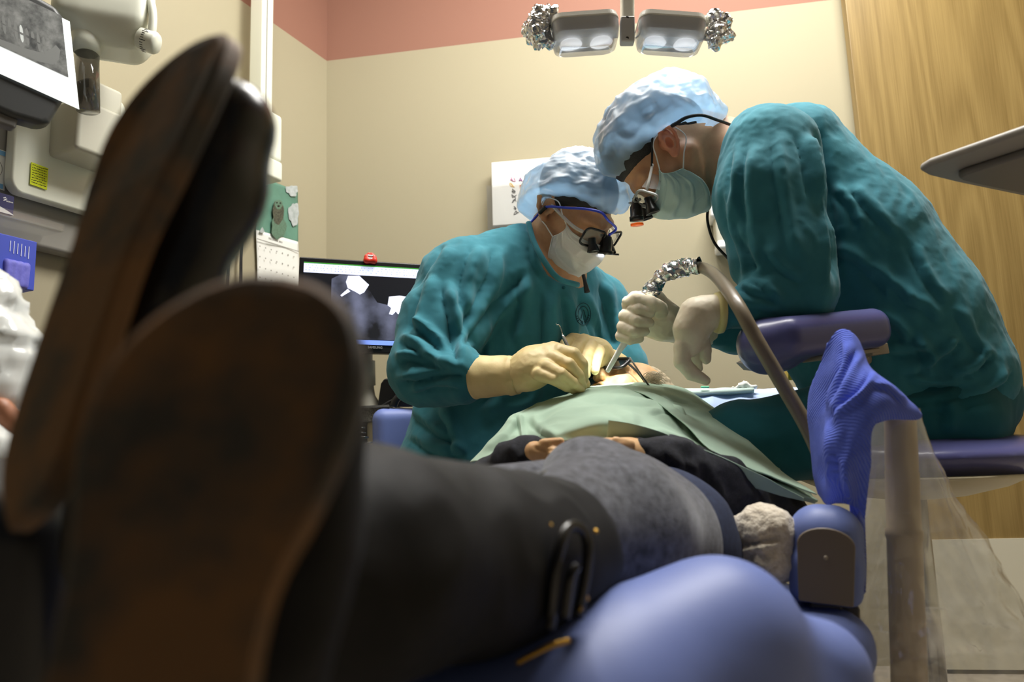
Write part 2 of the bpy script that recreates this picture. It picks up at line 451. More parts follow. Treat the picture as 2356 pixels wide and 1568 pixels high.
mask_g = M('mask_mint', srgb(178, 205, 202), .9, bump=(500, .15, .0006), sheen=.2)
cap_m = film_material('bouffant_blue', srgb(186, 224, 255), .34, .5, .7, bump=(13, .7))
clear_pl = film_material('clear_plastic', (.85, .85, .82, 1), .84, .12, .4, bump=(11, .55))
clear_hard = film_material('clear_acrylic', (.95, .96, .95, 1), .965, .05)
sage = M('sage_cotton', srgb(168, 192, 172), .85, srgb(160, 185, 166), 12, bump=(900, .2, .0006), spec=.2, sheen=.1, wrinkle=(4, .5, .010))
blue_cloth = M('blue_towel', srgb(108, 130, 240), .95, srgb(96, 117, 228), 40, sheen=.25, spec=.1, wave=(120, .9, .0022, 'DIAGONAL'))
fleece = M('fleece_cream', srgb(226, 216, 198), 1.0, srgb(200, 187, 166), 170, bump=(300, .6, .003), sheen=.3)
boot_leather = M('boot_leather_black', srgb(20, 19, 19), .26, srgb(30, 29, 28), 30, bump=(120, .25, .001))
boot_matte = M('boot_shaft_black', srgb(17, 16, 16), .7, srgb(13, 13, 13), 60, spec=.25, bump=(160, .25, .001))
sole_m = M('worn_sole_brown', srgb(120, 86, 50), .75, srgb(66, 62, 55), 12, bump=(60, .4, .002), contrast=(.42, .58))
felt = M('grey_felt', srgb(94, 96, 106), .95, srgb(32, 34, 42), 95, bump=(420, .5, .0015), sheen=.25, contrast=(.3, .7))
navy = M('navy_denim', srgb(42, 52, 80), .9, srgb(32, 40, 66), 150, bump=(600, .3, .001))
black_denim = M('black_denim', srgb(26, 27, 34), .9, srgb(44, 46, 56), 90, bump=(500, .4, .001), contrast=(.45, .75))
brass = M('brass', srgb(190, 150, 70), .3, metal=1)
post_br = M('bronze_tube', srgb(186, 166, 136), .42, coat=.1)
hose_m = M('grey_hose', srgb(120, 109, 90), .38, coat=.1, bump=(200, .1, .0005))
taupe = M('taupe_metal', srgb(150, 138, 120), .4)
oak = bpy.data.materials.new('oak_veneer')
def _oak():
    oak.use_nodes = True; nt = oak.node_tree; N = nt.nodes; L = nt.links; b = N['Principled BSDF']; b.inputs['Roughness'].default_value = .42
    tc = N.new('ShaderNodeTexCoord'); mp = N.new('ShaderNodeMapping'); mp.inputs['Scale'].default_value = (3.2, 3.2, .32); L.new(tc.outputs['Object'], mp.inputs[0])
    n0 = N.new('ShaderNodeTexNoise'); n0.inputs['Scale'].default_value = 1.5; n0.inputs['Detail'].default_value = 1.5; L.new(mp.outputs[0], n0.inputs[0])
    ml = N.new('ShaderNodeMath'); ml.operation = 'MULTIPLY'; ml.inputs[1].default_value = 26; L.new(n0.outputs['Fac'], ml.inputs[0])
    sn = N.new('ShaderNodeMath'); sn.operation = 'SINE'; ml2 = N.new('ShaderNodeMath'); ml2.operation = 'MULTIPLY'; ml2.inputs[1].default_value = 3.0; L.new(ml.outputs[0], ml2.inputs[0]); L.new(ml2.outputs[0], sn.inputs[0])
    mp2 = N.new('ShaderNodeMapping'); mp2.inputs['Scale'].default_value = (300, 300, 6); L.new(tc.outputs['Object'], mp2.inputs[0])
    n1 = N.new('ShaderNodeTexNoise'); n1.inputs['Scale'].default_value = 1; n1.inputs['Detail'].default_value = 3; L.new(mp2.outputs[0], n1.inputs[0])
    mx = N.new('ShaderNodeMath'); mx.operation = 'MULTIPLY_ADD'; mx.inputs[1].default_value = .18; L.new(sn.outputs[0], mx.inputs[0]); L.new(n1.outputs['Fac'], mx.inputs[2])
    r = N.new('ShaderNodeValToRGB'); r.color_ramp.elements[0].position = .12; r.color_ramp.elements[1].position = .80
    r.color_ramp.elements[0].color = srgb(122, 99, 54); r.color_ramp.elements[1].color = srgb(148, 124, 74)
    L.new(mx.outputs[0], r.inputs[0]); L.new(r.outputs[0], b.inputs['Base Color'])
_oak()
granite = M('grey_laminate', srgb(120, 118, 108), .4, srgb(70, 68, 62), 260, contrast=(.4, .6))

# ================================================================== the room
ZB = 2.06
C0 = Wz(752, 140, ZB); C1 = Wz(1950, -5, ZB); C2 = Wz(627, 52, ZB)
bdir = nrm((C1 - C0) * [1, 1, 0]); ldir = nrm((C2 - C0) * [1, 1, 0])
bn = np.array([bdir[1], -bdir[0], 0]);  bn = bn if bn[1] < 0 else -bn      # into the room
ln = np.array([ldir[1], -ldir[0], 0]);  ln = ln if ln[0] > 0 else -ln
CB = np.array([C0[0], C0[1], 0])
CEIL = 2.75
def onback(px, py, off=0.0):
    v = W(px, py, 1) - CAM; t = ((CB + bn * off - CAM) @ bn) / (v @ bn); return CAM + v * t
def onleft(px, py, off=0.0):
    v = W(px, py, 1) - CAM; t = ((CB + ln * off - CAM) @ ln) / (v @ ln); return CAM + v * t
UZ = np.array([0, 0, 1.0])
def wall(name, p0, d, L, n, split, parts):
    mb = MB()
    for z0, z1, m in parts:
        mb.add(*box(p0 + d * L / 2 - n * .05 + UZ * (z0 + z1) / 2, d, n, UZ, L / 2, .05, (z1 - z0) / 2), m)
    return tag(mb.build(name, [beige, pink]), kind='structure')
wall('wall_back', CB - bdir * .12, bdir, 3.3, bn, ZB, [(0, ZB, 0), (ZB, CEIL, 1)])
wall('wall_left', CB - ldir * .0, ldir, 3.6, ln, ZB, [(0, ZB, 0), (ZB, CEIL, 1)])
RC = CB + bdir * 3.18
wall('wall_right', RC, -nrm(bn) * -1, 3.6, -bdir, ZB, [(0, ZB, 0), (ZB, CEIL, 1)])
fl = MB(); fl.add(*box((0.4, 1.0, -.05), (1, 0, 0), (0, 1, 0), UZ, 3.2, 3.0, .05)); tag(fl.build('floor', floor_m), kind='structure')
ce = MB(); ce.add(*box((0.4, 1.0, CEIL + .05), (1, 0, 0), (0, 1, 0), UZ, 3.2, 3.0, .05)); tag(ce.build('ceiling', ceil_m), kind='structure')
# oak door leaf with a pale kick plate, standing just in front of the back wall's right end
dl = onback(1972, 300, .05); dr = RC + bn * .05 - bdir * .06
dw = (dr - dl) @ bdir; dc = dl * [1, 1, 0] + bdir * dw / 2
kick_z = onback(2300, 1236, .05)[2]
door = tag(MB().add(*box(dc + UZ * 1.28, bdir, bn, UZ, dw / 2, .022, 1.27)).build('door_1', oak, bevel=.003), kind='structure')
MB().add(*box(dc + bn * .0245 + UZ * (.012 + kick_z / 2 - .006), bdir, bn, UZ, dw / 2 - .004, .0025, kick_z / 2 - .006)).build('kick_plate', M('kick_plate_beige', srgb(205, 200, 180), .4), door)

# ================================================================== ceiling lights (out of frame, they light the room)
def troffer(c, hx, hy, power, label):
    t = empty('ceiling_light', c, label, 'ceiling light', 'ceiling light panels')
    MB().add(*box(np.array(c) + [0, 0, -.01], (1, 0, 0), (0, 1, 0), UZ, hx + .02, hy + .02, .01)).build('frame', white_pl, t)
    MB().add(*box(np.array(c) + [0, 0, -.022], (1, 0, 0), (0, 1, 0), UZ, hx, hy, .002)).build('diffuser', M('lamp_diffuser', (.9, .9, .85, 1), .6, emit=(1, .96, .86, 1), estr=6), t)
    la = bpy.data.lights.new('ceiling_lamp', 'AREA'); la.shape = 'RECTANGLE'; la.size = hx * 2; la.size_y = hy * 2; la.energy = power; la.color = (1.0, .98, .945)
    lo = bpy.data.objects.new('ceiling_lamp', la); COL.objects.link(lo); lo.location = (c[0], c[1], c[2] - .03)
troffer((.58, 1.45, CEIL), .6, .3, 70, 'long white ceiling light panel above the dentist and assistant')
troffer((-.6, 1.35, CEIL), .3, .3, 9, 'square white ceiling light panel above the x-ray unit')
# ================================================================== wall equipment, left
def wbox(mb, c, hw, hh, hd, d=None, n=None, m=0, roll=0):
    d = ldir * -1 if d is None else d; n = ln if n is None else n
    u = UZ
    mb.add(*box(c, d, n, u, hw, hd, hh), m); return mb
# --- x-ray machine: column, control box, tube head, cone
t = empty('dental_x_ray_machine', onleft(600, 300) * [1, 1, 0] + [0, 0, 1.3], 'ivory wall-mounted dental x-ray machine with a rounded tube head and dark cone', 'x-ray machine')
pc = onleft(600, 200, .07)
zt, zb = CEIL - .3, onleft(598, 300, .07)[2]
MB().add(*box(np.array([pc[0], pc[1], (zt + zb) / 2]), -ldir, ln, UZ, .024, .026, (zt - zb) / 2)).build('column', ivory, t, bevel=.006)
MB().add(*box(np.array([pc[0], pc[1], (zt + zb) / 2]) + ln * .0262 - ldir * -.006, -ldir, ln, UZ, .0015, .001, (zt - zb) / 2 - .02)).build('column_groove', grey_pl, t)
q = onleft(592, 315, .075); MB().add(*box(q, -ldir, ln, UZ, .055, .05, .075)).build('control_box', ivory, t, bevel=.012)
q = onleft(580, 385, .08); MB().add(*box(q, -ldir, ln, UZ, .075, .05, .03)).build('base_box', ivory, t, bevel=.008)
for yy in (334, 343):
    q = onleft(570, yy, .127); MB().add(*cyl(q, q + ln * .003, .0022, n=10)).build('button', black_pl, t)
# tube head: chamfered block seen from below
hc = W(243, 20, 1.62)
hx, hy, hz = camdir(1, -.1, -.35), None, None
hz = nrm(UZ + RT * .03); hy = nrm(np.cross(hz, hx)); hx = np.cross(hy, hz)
s = SDF(.006); R = np.array([hx, hy, hz])
s.box(hc + hz * .02, (.088, .075, .085), R, .02, .01); s.box(hc - hz * .05 + hx * .012, (.07, .06, .05), R, .03, .035)
V, Q = s.mesh(3); th = mk('tube_head', V, Q, ivory, t)
# yoke arm and dial on its right side
V, Fc = tube([W(300, -70, 1.64), W(336, -25, 1.61), W(350, 20, 1.59), W(351, 62, 1.58), W(342, 92, 1.575)], .0085, 40, 14); mk('yoke', V, Fc, ivory, t)
q = W(332, 92, 1.58); dv = nrm(hx * .9 - hz * .25 - hy * .2)
dial = MB().add(*lathe(q - dv * .012, q + dv * .028, [(0, .018), (.1, .023), (.85, .023), (1, .019)], 32)).build('dial', ivory, t, True)
mb = MB(); fx, fy, fz = frame3(dv)
for i in range(28):
    an = 2 * math.pi * i / 28; r = fx * math.cos(an) + fy * math.sin(an); tn = np.cross(dv, r)
    mb.add(*box(q + dv * (.004 if i % 4 else .006) + r * .0232, tn, dv, r, .0006, .003 if i % 4 else .006, .0004))
mb.build('dial_marks', black_pl, dial)
c0, c1 = W(198, 95, 1.58), W(203, 255, 1.56)
MB().add(*lathe(W(197, 52, 1.58), W(199, 116, 1.56), [(0, .034), (.45, .0285), (.75, .027), (1, .026)], 32)).build('cone_collar', ivory, t, True)
MB().add(*lathe(c0 + (c1 - c0) * .05, c1, [(0, .0245), (1, .022)], 32)).build('cone', film_material('smoked_plastic', srgb(40, 34, 28), .45, .1), t, True)

# --- white supply cabinet on the left wall with grey back panel
t = empty('supply_panel', onleft(60, 360, .05), 'grey wall unit with an ivory rounded front panel beside the x-ray machine', 'wall unit')
pts = [onleft(-160, 300, .02), onleft(150, 300, .02)]
q = onleft(20, 380, .024); MB().add(*box(q, -ldir, ln, UZ, .26, .02, .17)).build('back_panel', grey_pl, t, bevel=.01)
w2 = rrect(.21, .19, .04, 8); q = onleft(150, 335, .05)
V, Fc = prism([q - ldir * x * .62 + UZ * y * .8 for x, y in w2], ln, .03)
MB().add(V, Fc).build('front_panel', ivory, t, bevel=.005)
q = onleft(215, 250, .12); MB().add(*box(q + UZ * .01, -ldir, ln, UZ, .045, .04, .04)).add(*box(q - UZ * .07 + ldir * .01, -ldir, ln, UZ, .06, .05, .06)).build('cone_holder', ivory_d, t, bevel=.01)
q = onleft(90, 405, .083)
yn = tag(MB().add(*box(q, nrm(-ldir + UZ * -.04), ln, UZ, .0185, .0008, .0245)).build('sticky_note', M('sticky_yellow', srgb(222, 232, 40), .8)), 'yellow sticky note with handwriting on the ivory wall panel', 'sticky note')
mb = MB(); rr = np.random.RandomState(3)
for i in range(8):
    z = .020 - i * .0055; x = -.016
    while x < .014:
        w = rr.uniform(.001, .004); mb.add(*box(q + ln * .0011 - ldir * (x + w / 2) + UZ * (z + rr.uniform(-.0006, .0006)), -ldir, ln, UZ, w / 2, .0003, .0006)); x += w + rr.uniform(.0008, .002)
mb.build('handwriting', black_pl, yn)
q = onleft(-14, 385, .045)
lc = tag(MB().add(*box(q, -ldir, ln, UZ, .024, .001, .043)).build('instruction_card', paper), 'white and pale blue card on the grey wall panel at the left edge', 'card')
MB().add(*box(q + ln * .0014 + UZ * .036, -ldir, ln, UZ, .02, .0004, .005)).add(*box(q + ln * .0014 - UZ * .036, -ldir, ln, UZ, .02, .0004, .005)).build('card_print', M('pale_blue_ink', srgb(120, 175, 215), .8), lc)
mb = MB(); 
for i in range(40):
    a0, a1 = 2 * math.pi * i / 40, 2 * math.pi * (i + 1) / 40
    p0, p1 = [q + ln * .0013 - ldir * .016 * math.cos(a) + UZ * .02 * math.sin(a) for a in (a0, a1)]
    mb.add(*box((p0 + p1) / 2, nrm(p1 - p0), ln, nrm(np.cross(p1 - p0, ln)), np.linalg.norm(p1 - p0) / 2, .0003, .0004))
mb.build('card_circle', grey_pl, lc)
q = onleft(-4, 466, .07)
nb = tag(MB().add(*box(q, -ldir, ln, UZ, .028, .006, .0205)).build('leaflet_box', M('navy_card', srgb(34, 32, 88), .6), bevel=.001), 'navy leaflet box with a white wave and logo on the acrylic shelf', 'box')
def cap2(f, n): return [f(i / (n - 1)) for i in range(n)]
wave = [q + ln * .0063 - ldir * (-.028 + .056 * i / 14) + UZ * (-.0203) for i in range(15)] + [q + ln * .0063 - ldir * (-.028 + .056 * i / 14) + UZ * (-.0195 + .014 * (1 - (i / 14) ** 2)) for i in range(14, -1, -1)]
MB().add(*prism(wave, ln, .0004)).build('wave_print', white_pl, nb)
mb = MB()
for k, (x, z, a) in enumerate([(.008, .012, .5), (.0105, .0095, .5), (.0085, .007, .5)]):
    mb.add(*box(q + ln * .0065 - ldir * x + UZ * z, nrm(-ldir + UZ * a), ln, nrm(UZ + ldir * a), .0028, .0003, .0009))
mb.build('logo_mark', white_pl, nb)
mb = MB(); rr = np.random.RandomState(4)
for k in range(8): mb.add(*box(q + ln * .0065 - ldir * (.0125 + k * .0018) + UZ * .006, -ldir, ln, UZ, .0005, .0003, rr.uniform(.0009, .0016)))
mb.build('logo_strokes', white_pl, nb)
# acrylic shelf under it
a, b = onleft(-120, 470, 0), onleft(72, 520, 0)
q = onleft(0, 512, .06)
tag(MB().add(*box(q + ldir * .04, -ldir, ln, UZ, .14, .055, .0025)).add(*box(q + ldir * .04 + ln * .055 + UZ * .006, -ldir, ln, UZ, .14, .002, .008)).build('acrylic_shelf', clear_hard, bevel=.001), 'clear acrylic shelf on the left wall under the grey panel', 'shelf')
# blue glove box below
q = onleft(-10, 608, .07)
gb = tag(MB().add(*box(q, -ldir, ln, UZ, .05, .05, .052)).build('glove_box', M('glove_box_blue', srgb(60, 78, 190), .5), bevel=.002), 'blue cardboard glove box below the acrylic shelf at the left edge', 'box')
mb = MB()
for i in range(6):
    mb.add(*box(q + ln * .0505 - ldir * (-.004 + i * .0075) + UZ * (.030 - .001 * i), -ldir, ln, UZ, .0009, .0004, .011 + .002 * (i % 2)))
mb.build('box_print', M('print_pale', srgb(200, 205, 240), .7), gb)
s = SDF(.004); g0 = q + ln * .05 - UZ * .018 - ldir * .012
for i in range(4): s.cone(g0 - ldir * (-.02 + .013 * i) + UZ * .014, g0 - ldir * (-.018 + .012 * i) - UZ * .028, .008, .007, .004)
V, Q = s.mesh(1); mk('glove_picture', V, Q, M('glove_lilac', srgb(120, 120, 215), .6, srgb(100, 100, 200), 80), gb)

# --- lit panoramic x-ray on a dark monitor, top left
t = empty('x_ray_viewer', W(40, 150, 1.5), 'bright panoramic jaw x-ray sheet on a dark viewer housing at top left', 'x-ray viewer')
P10, P11 = W(160, 50, 1.50), W(182, 252, 1.50); _e = W(55, 0, 1.445) - P10; P00 = P10 + _e * 3.0; P01 = P00 + (P11 - P10) * .93
# make planar frame
ex = nrm(P10 - P00); ey = nrm(P00 - P01); n = nrm(np.cross(ex, ey)); ey = np.cross(n, ex)
if n @ (CAM - P00) < 0: n = -n
MB().add(*prism([P00, P10, P11, P01], n, .0015)).build('x_ray_sheet', M('lit_sheet', srgb(240, 245, 245), .7, emit=srgb(235, 242, 240), estr=.6), t)
def bl(u, v, off=.002): return (P00 * (1 - u) * (1 - v) + P10 * u * (1 - v) + P11 * u * v + P01 * (1 - u) * v) + n * off
xr = M('radiograph', srgb(40, 42, 42), .7, srgb(150, 152, 150), 38, contrast=(.3, .75), emit=srgb(80, 82, 80), estr=.18)
V = np.array([bl(.0 + .94 * i / 30, -.02 + .70 * j / 16) for j in range(17) for i in range(31)])
Q = np.array([(j * 31 + i, j * 31 + i + 1, (j + 1) * 31 + i + 1, (j + 1) * 31 + i) for j in range(16) for i in range(30)])
img = mk('radiograph_image', V, toward_cam(V, Q), xr, t)
xw = M('radiograph_bright', srgb(200, 205, 203), .7, emit=srgb(190, 195, 192), estr=.35); xg = M('radiograph_mid', srgb(120, 122, 120), .7, emit=srgb(120, 122, 120), estr=.12)
mb = MB(); rr = np.random.RandomState(5)
for row, v0 in ((0, .34), (1, .45)):
    for i in range(13):
        u = .30 + i * .04; v = v0 + .10 * ((u - .15) ** 2); hgt = .036 + rr.uniform(0, .02); wd = .012
        if i in (6, 10) and row: continue
        pts = [(u - wd, v + hgt), (u + wd, v + hgt), (u + wd * .9, v - hgt * .3), (u + wd * .3, v - hgt), (u - wd * .3, v - hgt), (u - wd * .9, v - hgt * .3)]
        if row: pts = [(a, 2 * v - b) for a, b in pts]
        mb.add(*prism([bl(a, b, .0021) for a, b in pts], n, .00004), m=0 if (i == 8 or (i < 5 and not row)) else 1)
jaw = [(.30, .66), (.45, .60), (.62, .575), (.76, .53), (.84, .42), (.87, .36), (.90, .40), (.88, .52), (.83, .61), (.72, .655), (.5, .67)]
mb.add(*prism([bl(a, b, .00205) for a, b in jaw], n, .00003), m=1)
mb.build('tooth_images', [xw, xg], img)
# housing behind the sheet
hous = [(-.1, -.14), (.72, -.16), (.92, -.13), (.985, -.02), (1.0, .2), (.97, .75), (.78, 1.28), (.72, 1.36), (.5, 1.42), (-.1, 1.42)]
MB().add(*prism([bl(a, b, -.004) for a, b in hous], -n, .05)).build('housing', dark_pl, t, bevel=.012, seg=4)
q = bl(.44, 1.42, -.03); MB().add(*box(q - UZ * .004, ex, n, ey, .025, .015, .014)).build('tilt_hinge', M('hinge_grey', srgb(96, 94, 90), .5), t, bevel=.005)

# --- wrapped handpiece rack at the left edge
t = empty('covered_instrument_arm', W(0, 900, 1.0), 'instrument arm under a crinkled clear plastic cover at left edge behind the boots', 'instrument arm')
s = SDF(.008); s.chain([(-60, 690, 1.0, 85), (-30, 800, 1.0, 100), (-25, 900, .98, 95)], .03); s.chain([(-60, 1010, .9, 60), (70, 1075, .95, 40)], .02)
V, Q = s.mesh(1); V = rumple(V, Q, [('r', (.3, .3, .03), .006, 1), ('r', .03, .003, 2)])
mk('plastic_cover', V, Q, M('crinkled_white_film', srgb(225, 228, 225), .15, coat=.5), t)
s = SDF(.006); s.chain([(0, 940, .93, 28), (85, 1040, .95, 22)], .01); s.chain([(-10, 980, .93, 24), (60, 1065, .95, 20)], .01)
V, Q = s.mesh(1); mk('wooden_grip', V, Q, M('orange_brown', srgb(165, 110, 80), .5), t)

# ================================================================== calendar, hook, cable
t = empty('calendar', onleft(640, 640, .01), 'wall calendar with a swimming seal photograph hanging on the left wall', 'calendar')
rows = [[onleft(x, y, .012 + .004 * math.sin(x * .05)) for x, y in r] for r in (((588, 402), (620, 414), (655, 428), (685, 440)), ((587, 470), (620, 482), (655, 492), (686, 502)), ((588, 530), (618, 539), (655, 549), (686, 558)))]
V, Q = patch(rows, 24, 24); Q = toward_cam(V, Q); Vt, Qt = thicken(V, Q, .0012)
seal_bg = M('sea_green', srgb(88, 130, 112), .5, srgb(104, 150, 130), 9)
ph = mk('photo_page', Vt, Qt, seal_bg, t)
rows2 = [[onleft(x, y, .014 + .003 * math.sin(x * .06)) for x, y in r] for r in (((589, 528), (620, 537), (655, 547), (686, 556)), ((592, 600), (620, 608), (655, 618), (690, 628)), ((593, 680), (620, 690), (655, 700), (690, 712)))]
V, Q = patch(rows2, 20, 20); Q = toward_cam(V, Q); Vt, Qt = thicken(V, Q, .0012)
pg = mk('month_page', Vt, Qt, paper, t)
def blob(mb, cx, cy, rx, ry, off, m=0, jag=.0, seed=0, n=26, tilt=0):
    pts = []
    for i in range(n):
        a = 2 * math.pi * i / n; k = 1 + jag * math.sin(3 * a + seed) + jag * .7 * math.sin(7 * a + seed * 2)
        x, y = rx * math.cos(a) * k, ry * math.sin(a) * k
        pts.append(onleft(cx + x * math.cos(tilt) - y * math.sin(tilt), cy + x * math.sin(tilt) + y * math.cos(tilt) , off))
    return mb.add(*prism(pts, ln, .0003), m=m)
ml = [M('seal_dark', srgb(52, 52, 42), .6, srgb(90, 92, 74), 190), M('seal_green', srgb(84, 112, 90), .6, srgb(100, 130, 110), 150), M('ice_grey', srgb(160, 168, 166), .6, srgb(190, 196, 196), 60), black_pl]
mb = MB()
blob(mb, 641, 520, 17, 30, .0187, 1, .08, 1); blob(mb, 640, 488, 13, 28, .019, 0, .05, 2); blob(mb, 641, 470, 9, 11, .0194, 1, .05, 3)
blob(mb, 637, 466, 2, 2, .0197, 3); blob(mb, 645, 467, 2, 2, .0197, 3); blob(mb, 641, 474, 3, 2.4, .0197, 3)
blob(mb, 676, 492, 12, 26, .0187, 2, .12, 4); blob(mb, 672, 438, 14, 12, .0187, 2, .15, 5, tilt=.4); blob(mb, 603, 530, 5, 6, .0187, 2, .2, 6)
mb.build('seal_picture', ml, ph)
text('month_lettering', 'DECEMBER 2013', .0085, onleft(634, 553, .026), onleft(650, 556, .02) - onleft(618, 546, .02), UZ, grey_pl, pg)
mb = MB()
for i in range(6):
    y = 566 + i * 24
    for j in range(7):
        x = 598 + j * 13; mb.add(*box(onleft(x, y + (x - 598) * .31, .0185), -ldir, ln, UZ, .0016, .0003, .002))
mb.add(*box((onleft(592, 549, .0188) + onleft(687, 578, .0188)) / 2, nrm(onleft(687, 578) - onleft(592, 549)), ln, UZ, np.linalg.norm(onleft(687, 578) - onleft(592, 549)) / 2, .0003, .0011))
mb.build('month_print', grey_pl, pg)
t = empty('cable_hook', onleft(540, 520), 'small steel wall hook beside the calendar holding a black cable', 'hook')
a, b = onleft(540, 500, .002), onleft(541, 545, .002)
MB().add(*box((a + b) / 2, -ldir, ln, UZ, .007, .0015, .03)).build('plate', steel, t, bevel=.001)
V, Fc = tube([onleft(541, 520, .004), onleft(541, 540, .02), onleft(546, 548, .04), onleft(556, 540, .045)], .0028); MB().add(V, Fc).build('prong', steel, t, True)
V, Fc = tube([onleft(543, 502, .006), onleft(560, 478, .02), onleft(578, 452, .035)], .0035); MB().add(V, Fc).build('arm', ivory_d, t, True)
mb = MB()
for path in ([(545, 545), (537, 505), (528, 520), (524, 600), (520, 680)], [(548, 545), (540, 503), (531, 522), (527, 600), (524, 690)], [(541, 505), (551, 515), (555, 545), (553, 600), (552, 700)], [(541, 503), (553, 513), (557, 545), (556, 600), (556, 700)]):
    mb.add(*tube([onleft(x, y, .022) for x, y in path], .0026, 40, 8))
tag(mb.build('hanging_cable', black_rub, None, True), 'looped black cable hanging from the wall hook beside the calendar', 'cable')

# ================================================================== desk and monitor
dz = onback(880, 940, .25)[2]
dt = empty('counter', CB * [1, 1, 0], 'grey speckled counter with a metal edge strip under the monitor', 'counter')
cc = CB + bdir * .235 + bn * .27
zt_ = W(880, 936, 2.05)[2]
MB().add(*box(cc + UZ * (zt_ - .022), bdir, bn, UZ, .165, .265, .02)).build('worktop', granite, dt)
MB().add(*box(cc + bn * .268 + UZ * (zt_ - .004), bdir, bn, UZ, .165, .003, .003)).build('edge_strip', steel, dt)
MB().add(*box(cc - bn * .02 + UZ * (zt_ - .042) / 2, bdir, bn, UZ, .155, .235, (zt_ - .042) / 2)).build('cabinet', M('cabinet_dark', srgb(40, 38, 36), .5), dt)
t = empty('computer_monitor', W(870, 935, 2.0), 'black computer monitor showing a tooth x-ray on the counter behind the dentist', 'monitor')
m00, m10, m01, m11 = W(689, 590, 2.0), W(1100, 615, 2.12), W(690, 812, 2.0), W(1100, 812, 2.12)
ex = nrm(m10 - m00); n = nrm(np.cross(ex, UZ)); n = n if n @ (CAM - m00) > 0 else -n; ey = nrm(np.cross(n, ex)); ey = ey if ey[2] > 0 else -ey
mw, mh = np.linalg.norm(m10 - m00), (m00 - m01) @ ey; mc = m00 + ex * mw / 2 - ey * mh / 2
def mp(u, v, off=0): return m00 + ex * u - ey * v + n * off
MB().add(*box(mc - n * .012, ex, n, ey, mw / 2, .014, mh / 2)).add(*box(mc - n * .04, ex, n, ey, mw * .3, .02, mh * .3)).build('bezel', black_pl, t, bevel=.004)
bw, bt, bb = .012, .014, .022
screen = MB().add(*box(mc + ey * (bb - bt) / 2 + n * .0025, ex, n, ey, mw / 2 - bw, .001, mh / 2 - (bb + bt) / 2)).build('screen', M('screen_dark', srgb(14, 14, 17), .3, emit=srgb(20, 20, 24), estr=1), t)
def scr(x0, y0, x1, y1, mat, name, off=.004): return MB().add(*box(mp((x0 + x1) / 2, (y0 + y1) / 2, off), ex, n, ey, (x1 - x0) / 2, .0003, (y1 - y0) / 2)).build(name, mat, screen)
em = lambda nme, c, k=1: M(nme, srgb(c), .4, emit=srgb(c), estr=k)
scr(bw, bt, mw - bw, bt + .0035, em('ui_green', (60, 140, 50), .5), 'title_strip')
scr(bw, bt + .0035, mw - bw, bt + .028, em('ui_pale', (205, 212, 245), .8), 'tool_bar')
scr(bw, mh - bb - .012, mw - bw, mh - bb, em('ui_blue', (120, 150, 235), .7), 'task_bar')
mb = MB(); rr = np.random.RandomState(2)
for r_ in range(3):
    x = bw + .006
    while x < mw - .1: 
        mb.add(*box(mp(x, bt + .008 + r_ * .0065, .0045), ex, n, ey, rr.uniform(.0007, .0018), .0001, .0009)); x += rr.uniform(.006, .016)
mb.build('tool_icons', em('ui_icon', (160, 165, 205), .6), screen)
x0, x1, y0, y1 = .084, mw - bw - .004, bt + .030, mh - bb - .014
def xray_mat():
    m = bpy.data.materials.new('screen_radiograph'); m.use_nodes = True; nt = m.node_tree; N = nt.nodes; L = nt.links; b = N['Principled BSDF']
    tc = N.new('ShaderNodeTexCoord'); n1 = N.new('ShaderNodeTexNoise'); n1.inputs['Scale'].default_value = 14; n1.inputs['Detail'].default_value = 6; L.new(tc.outputs['Object'], n1.inputs[0])
    w = N.new('ShaderNodeTexWave'); w.inputs['Scale'].default_value = 4; w.inputs['Distortion'].default_value = 3; L.new(tc.outputs['Object'], w.inputs[0])
    a = N.new('ShaderNodeMath'); a.operation = 'MULTIPLY_ADD'; a.inputs[1].default_value = .25; L.new(w.outputs['Fac'], a.inputs[0]); L.new(n1.outputs['Fac'], a.inputs[2])
    r = N.new('ShaderNodeValToRGB'); r.color_ramp.elements[0].position = .45; r.color_ramp.elements[1].position = .95; r.color_ramp.elements[0].color = srgb(22, 22, 28); r.color_ramp.elements[1].color = srgb(135, 140, 168)
    L.new(a.outputs[0], r.inputs[0]); b.inputs['Base Color'].default_value = (.01, .01, .01, 1); L.new(r.outputs[0], b.inputs['Emission Color']); b.inputs['Emission Strength'].default_value = .9; b.inputs['Roughness'].default_value = .3
    return m
xs = MB().add(*prism([mp(x, y, .004) for x, y in ((x0, y0 + .012), (x0 + .02, y0), (x0 + .075, y0), (x0 + .12, y0 + .07), (x0 + .22, y0 + .09), (x1, y0 + .07), (x1, y1), (x0, y1))], n, .0003)).build('radiograph', xray_mat(), screen)
mb = MB()
def pxm(px, py):
    v = W(px, py, 1) - CAM; return CAM + v * ((m00 + n * .0045 - CAM) @ n) / (v @ n)
mb.add(*prism([pxm(*p) for p in ((801, 634), (826, 634), (849, 655), (838, 672), (828, 677), (818, 671), (800, 662), (796, 648))], n, .0003))
mb.add(*prism([pxm(*p) for p in ((895, 682), (920, 680), (990, 690), (990, 720), (915, 722), (911, 716), (903, 724), (895, 722), (900, 708), (892, 702))], n, .0003))
mb.add(*prism([pxm(*p) for p in ((800, 664), (806, 670), (786, 682), (783, 679))], n, .0003))
mb.build('filling_images', em('ui_white', (225, 230, 255), .95), screen)
text('maker_lettering', 'SAMSUNG', .0085, pxm(863, 799), ex, ey, em('letter_grey', (150, 150, 150), .15), t)
st0, st1 = W(838, 812, 2.06), W(840, 936, 2.06); st1[2] = zt_
MB().add(*lathe(st1, st0, [(0, .042), (.06, .042), (.22, .028), (.4, .024), (.41, .029), (.86, .029), (.87, .022), (1, .022)], 32)).build('stand', M('stand_grey', srgb(168, 164, 150), .5), t, True)
